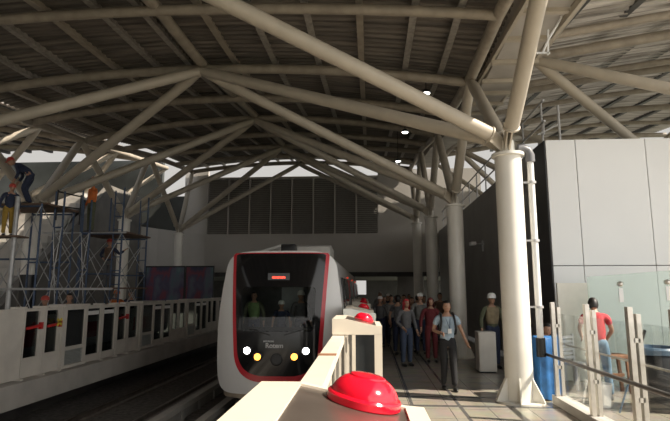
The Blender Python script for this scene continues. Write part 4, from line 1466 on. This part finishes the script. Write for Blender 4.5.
for k, (px, py, d, hat, sh) in enumerate(((46, 293, 13.2, 'helmet_red', 'navy'), (70, 293.5, 13.6, 'hair', 'brownshirt'), (117, 291, 17.8, 'helmet_orange', 'orange'), (131, 291, 18.6, 'hair', 'navy'))):
    p = P(px, py, d)
    hh = max(1.40, p.z - (0.10 if hat == 'helmet_red' else 0))
    person(['red-helmeted worker whose head shows above the gate with yellow tag', 'dark-haired worker whose head shows above the first tall gate housing', 'worker in orange helmet and shirt behind the far gates', 'dark-haired worker behind the far gates, beside the hoarding'][k], V((p.x, d, 0)), 0.3, hh, None, 'stand', sh, 'navy', True, hat)

# ------------------------------------------------------------------ balustrade and things behind it
BX = 3.0
t = thing('glass_balustrade', 'glass balustrade with steel posts and low curb near the white building', 'balustrade', (BX, 0, 0))
by = [8.85, 7.5, 6.3, 5.4, 4.4]
MB().box((-0.09, 4.0, 0), (0.12, 8.95, 0.13)).obj('curb', 'conc_light', t, smooth=False)
for y in by[:-1]:
    pt = MB().box((-0.065, y - 0.04, 0.13), (-0.005, y + 0.04, 1.60)).obj('post', 'stainless', t, smooth=False, bevel=0.004)
    MB().box((0.025, y - 0.04, 0.13), (0.08, y + 0.04, 1.52)).obj('post_plate', 'stainless', pt, smooth=False, bevel=0.004)
    MB().box((-0.02, y - 0.04, 0.55), (0.05, y + 0.04, 0.60)).box((-0.02, y - 0.04, 1.2), (0.05, y + 0.04, 1.25)).obj('clamp', 'stainless', pt, smooth=False)
for a, c in zip(by, by[1:]):
    MB().box((0.004, c + 0.05, 0.16), (0.016, a - 0.05, 1.42)).obj('pane', 'glass_dusty', t, smooth=False)
mb = MB().path([(-0.12, 9.45, 0.735), (-0.12, 9.3, 0.75), (-0.12, 4.2, 0.79)], 0.026, 12)
mb.obj('handrail', 'handrail', t)
mb = MB().tube((0.10, 8.9, 0.93), (0.10, 4.2, 0.97), 0.014, 8)
mb.obj('rail', 'stainless', t)
# glass screen with spider fittings further in
GY = 10.3
ga, gb = P(587, 277, GY), P(700, 268, GY)
t = thing('glass_screen', 'tall greenish glass screen with two button fittings before the white wall', 'glass screen', (0, GY, 0))
MB().prism([(ga.x, 0.05), (gb.x, 0.05), (gb.x, gb.z), (ga.x, ga.z)], 'y', -0.008, 0.008).obj('pane', 'glass_green', t, smooth=False)
for px, py in ((620, 284), (667, 282)):
    p = P(px, py, GY)
    q = MB().lathe([(0.05, -0.03), (0.05, 0.03), (0.02, 0.06)], (p.x, 0, p.z), 18, Matrix.Rotation(PI / 2, 4, 'X')).obj('fitting', 'stainless', t)
    MB().box((p.x - 0.04, -0.02, p.z - 0.34), (p.x + 0.04, -0.012, p.z - 0.08)).obj('tag', 'white_plastic', q, smooth=False)
pa, pb = P(556, 283, 11.2), P(588, 280, 11.2)
tag(MB().box((pa.x, 11.15, 0.0), (pb.x, 11.22, pa.z)).obj('cream_board', 'cream_bright', smooth=False, bevel=0.006), 'tall cream board leaning place beside the glass screen, in front of the white wall', 'board')
# plastic chair
cp = V((P(576, 380, 10.35).x, 10.35, 0))
t = thing('plastic_chair', 'white slatted plastic chair standing behind the first balustrade post', 'chair', cp, 0.5)
MB().box((-0.22, -0.22, 0.42), (0.22, 0.22, 0.455)).obj('seat', 'white_plastic', t, bevel=0.01)
mb = MB()
for j in range(6):
    mb.box((-0.21, 0.20, 0.50 + j * 0.075), (0.21, 0.225, 0.55 + j * 0.075))
mb.box((-0.24, 0.195, 0.45), (-0.20, 0.235, 0.96)).box((0.20, 0.195, 0.45), (0.24, 0.235, 0.96))
mb.obj('backrest', 'white_plastic', t, smooth=False)
for sx_ in (-1, 1):
    for sy_ in (-1, 1):
        MB().tube((sx_ * 0.2, sy_ * 0.2, 0.42), (sx_ * 0.23, sy_ * 0.23, 0.0), 0.022, 8).obj('leg', 'white_plastic', t)
# wooden stool / bench the man leans on
bp_ = V((P(612, 380, 9.85).x, 9.85, 0))
t = thing('work_bench', 'small brown wooden work bench in front of the man in red', 'bench', bp_, 0.1)
MB().box((-0.32, -0.10, 0.60), (0.32, 0.26, 0.66)).obj('top', 'wood', t, bevel=0.006)
for sx_ in (-1, 1):
    for yy in (-0.06, 0.22):
        MB().bar((sx_ * 0.26, yy, 0.60), (sx_ * 0.30, yy, 0.0), 0.05, 0.05).obj('leg', 'wood', t, smooth=False)
MB().bar((-0.27, 0.08, 0.3), (0.27, 0.08, 0.3), 0.04, 0.05).obj('stretcher', 'wood', t, smooth=False)
bk = V((P(602, 390, 8.75).x, 8.75, 0))
t = thing('bucket', 'white plastic bucket on the floor beside the man in red', 'bucket', bk)
MB().lathe([(0.11, 0.0), (0.145, 0.32), (0.152, 0.32), (0.152, 0.345), (0.14, 0.345), (0.13, 0.3), (0.10, 0.02)], n=22).obj('tub', 'white_plastic', t)
MB().path([(0.15, 0, 0.33), (0.12, -0.08, 0.27), (0, -0.13, 0.24), (-0.12, -0.08, 0.27), (-0.15, 0, 0.33)], 0.006, 6).obj('handle', 'grey_pipe', t)
# black drum with blue rim, broom
dp = V((P(657, 380, 8.6).x, 8.6, 0))
t = thing('black_drum', 'big black plastic drum with steel-blue rim behind the glass balustrade', 'drum', dp)
MB().lathe([(0.30, 0.0), (0.34, 0.05), (0.365, 0.4), (0.35, 0.78), (0.33, 0.82)], n=30).obj('barrel', 'black', t)
MB().lathe([(0.33, 0.82), (0.36, 0.83), (0.365, 0.90), (0.345, 0.93), (0.32, 0.93), (0.31, 0.88)], n=30).obj('rim', 'blue_rim', t)
MB().lathe([(0.372, 0.38), (0.378, 0.40), (0.372, 0.42)], n=30).obj('hoop', 'black', t)
a, c = P(634, 366, 8.3), P(645, 330, 8.3)
t = thing('hand_tool', 'dark-gripped tool handle sticking up beside the black drum', 'tool', (0, 0, 0))
a0 = a + (a - c) * 1.3
MB().tube((a0.x, a0.y, max(0.0, a0.z)), c, 0.014, 8).obj('shaft', 'blue_rim', t)
MB().tube(a + (c - a) * 0.62, c, 0.024, 8).obj('grip', 'black', t)
# blue covered crate
bp2 = V((P(547, 395, 9.35).x, 9.35, 0))
t = thing('covered_crate', 'crate under a blue plastic sheet between the column and white building', 'crate', bp2, 0.05)
mb = MB()
n = 12
for (zz, rx, ry) in ((0.0, 0.20, 0.24), (0.25, 0.185, 0.23), (0.6, 0.175, 0.22), (0.93, 0.17, 0.21), (1.0, 0.14, 0.18)):
    pass
lv = [(0.02, 1.06), (0.2, 1.02), (0.5, 1.0), (0.8, 0.99), (0.97, 0.97), (1.01, 0.88)]
rg = []
for zz, f in lv:
    ring = []
    for k in range(40):
        a = 2 * PI * k / 40
        cx_, sx_ = math.cos(a), math.sin(a)
        q = max(abs(cx_), abs(sx_)) ** 0.8
        wv_ = 1 + 0.05 * math.sin(9 * a) * (1.1 - zz)
        ring.append(mb.bm.verts.new((0.19 * f * cx_ / q * wv_, 0.24 * f * sx_ / q * wv_, zz + 0.012 * math.sin(5 * a))))
    rg.append(ring)
for r0, r1 in zip(rg, rg[1:]):
    for k in range(40):
        mb.bm.faces.new((r0[k], r0[(k + 1) % 40], r1[(k + 1) % 40], r1[k]))
mb.bm.faces.new(rg[-1])
mb.obj('plastic_sheet', 'blue_sheet', t)
MB().box((-0.16, -0.20, 0.0), (0.16, 0.20, 0.95)).obj('crate_body', 'wood', t, smooth=False)
# white cabinet beside helmeted person
cb = V((P(487, 368, 12.0).x, 12.0, 0))
t = thing('low_cabinet', 'plain white cabinet beside the person in white helmet', 'cabinet', cb)
MB().box((-0.16, 0, 0.03), (0.22, 0.4, 0.88)).obj('carcass', 'cream_dull', t, smooth=False, bevel=0.008)
MB().box((-0.14, -0.015, 0.07), (0.20, 0.0, 0.84)).obj('door', 'cream_dull', t, smooth=False)
MB().box((-0.14, 0.02, 0.0), (0.20, 0.38, 0.03)).obj('plinth', 'black', t, smooth=False)

# ------------------------------------------------------------------ light
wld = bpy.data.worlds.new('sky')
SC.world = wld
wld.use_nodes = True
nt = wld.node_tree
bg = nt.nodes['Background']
AZ, EL_ = math.radians(76), math.radians(45)
# hazy white sky, a little brighter towards the horizon
tc = nt.nodes.new('ShaderNodeTexCoord')
sp = nt.nodes.new('ShaderNodeSeparateXYZ')
rp = nt.nodes.new('ShaderNodeValToRGB')
rp.color_ramp.elements[0].position = 0.0
rp.color_ramp.elements[0].position = 0.38
rp.color_ramp.elements[0].color = (1.0, 0.97, 0.92, 1)
rp.color_ramp.elements[1].position = 0.75
rp.color_ramp.elements[1].color = (0.44, 0.52, 0.62, 1)
nt.links.new(tc.outputs['Generated'], sp.inputs[0])
nt.links.new(sp.outputs['Z'], rp.inputs['Fac'])
nt.links.new(rp.outputs['Color'], bg.inputs['Color'])
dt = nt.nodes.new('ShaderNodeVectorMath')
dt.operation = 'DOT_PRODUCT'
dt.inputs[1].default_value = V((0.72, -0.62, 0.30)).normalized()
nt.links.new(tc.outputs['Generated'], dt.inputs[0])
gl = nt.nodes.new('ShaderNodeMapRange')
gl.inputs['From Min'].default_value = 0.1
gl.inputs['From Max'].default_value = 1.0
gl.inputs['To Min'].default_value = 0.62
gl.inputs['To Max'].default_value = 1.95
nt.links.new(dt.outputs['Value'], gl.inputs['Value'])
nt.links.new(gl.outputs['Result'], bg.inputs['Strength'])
sd = V((-math.sin(AZ) * math.cos(EL_), math.cos(AZ) * math.cos(EL_), -math.sin(EL_)))
sun = bpy.data.lights.new('sun', 'SUN')
sun.energy = 9.0
sun.angle = math.radians(0.6)
sun.color = (1.0, 0.90, 0.76)
so = bpy.data.objects.new('sun', sun)
COL.objects.link(so)
so.rotation_euler = sd.to_track_quat('-Z', 'Y').to_euler()
so.location = (20, -10, 30)

SC.view_settings.view_transform = 'Standard'
SC.view_settings.look = 'None'
SC.view_settings.exposure = 0.0
SC.view_settings.gamma = 1.0
SC.view_settings.use_curve_mapping = False
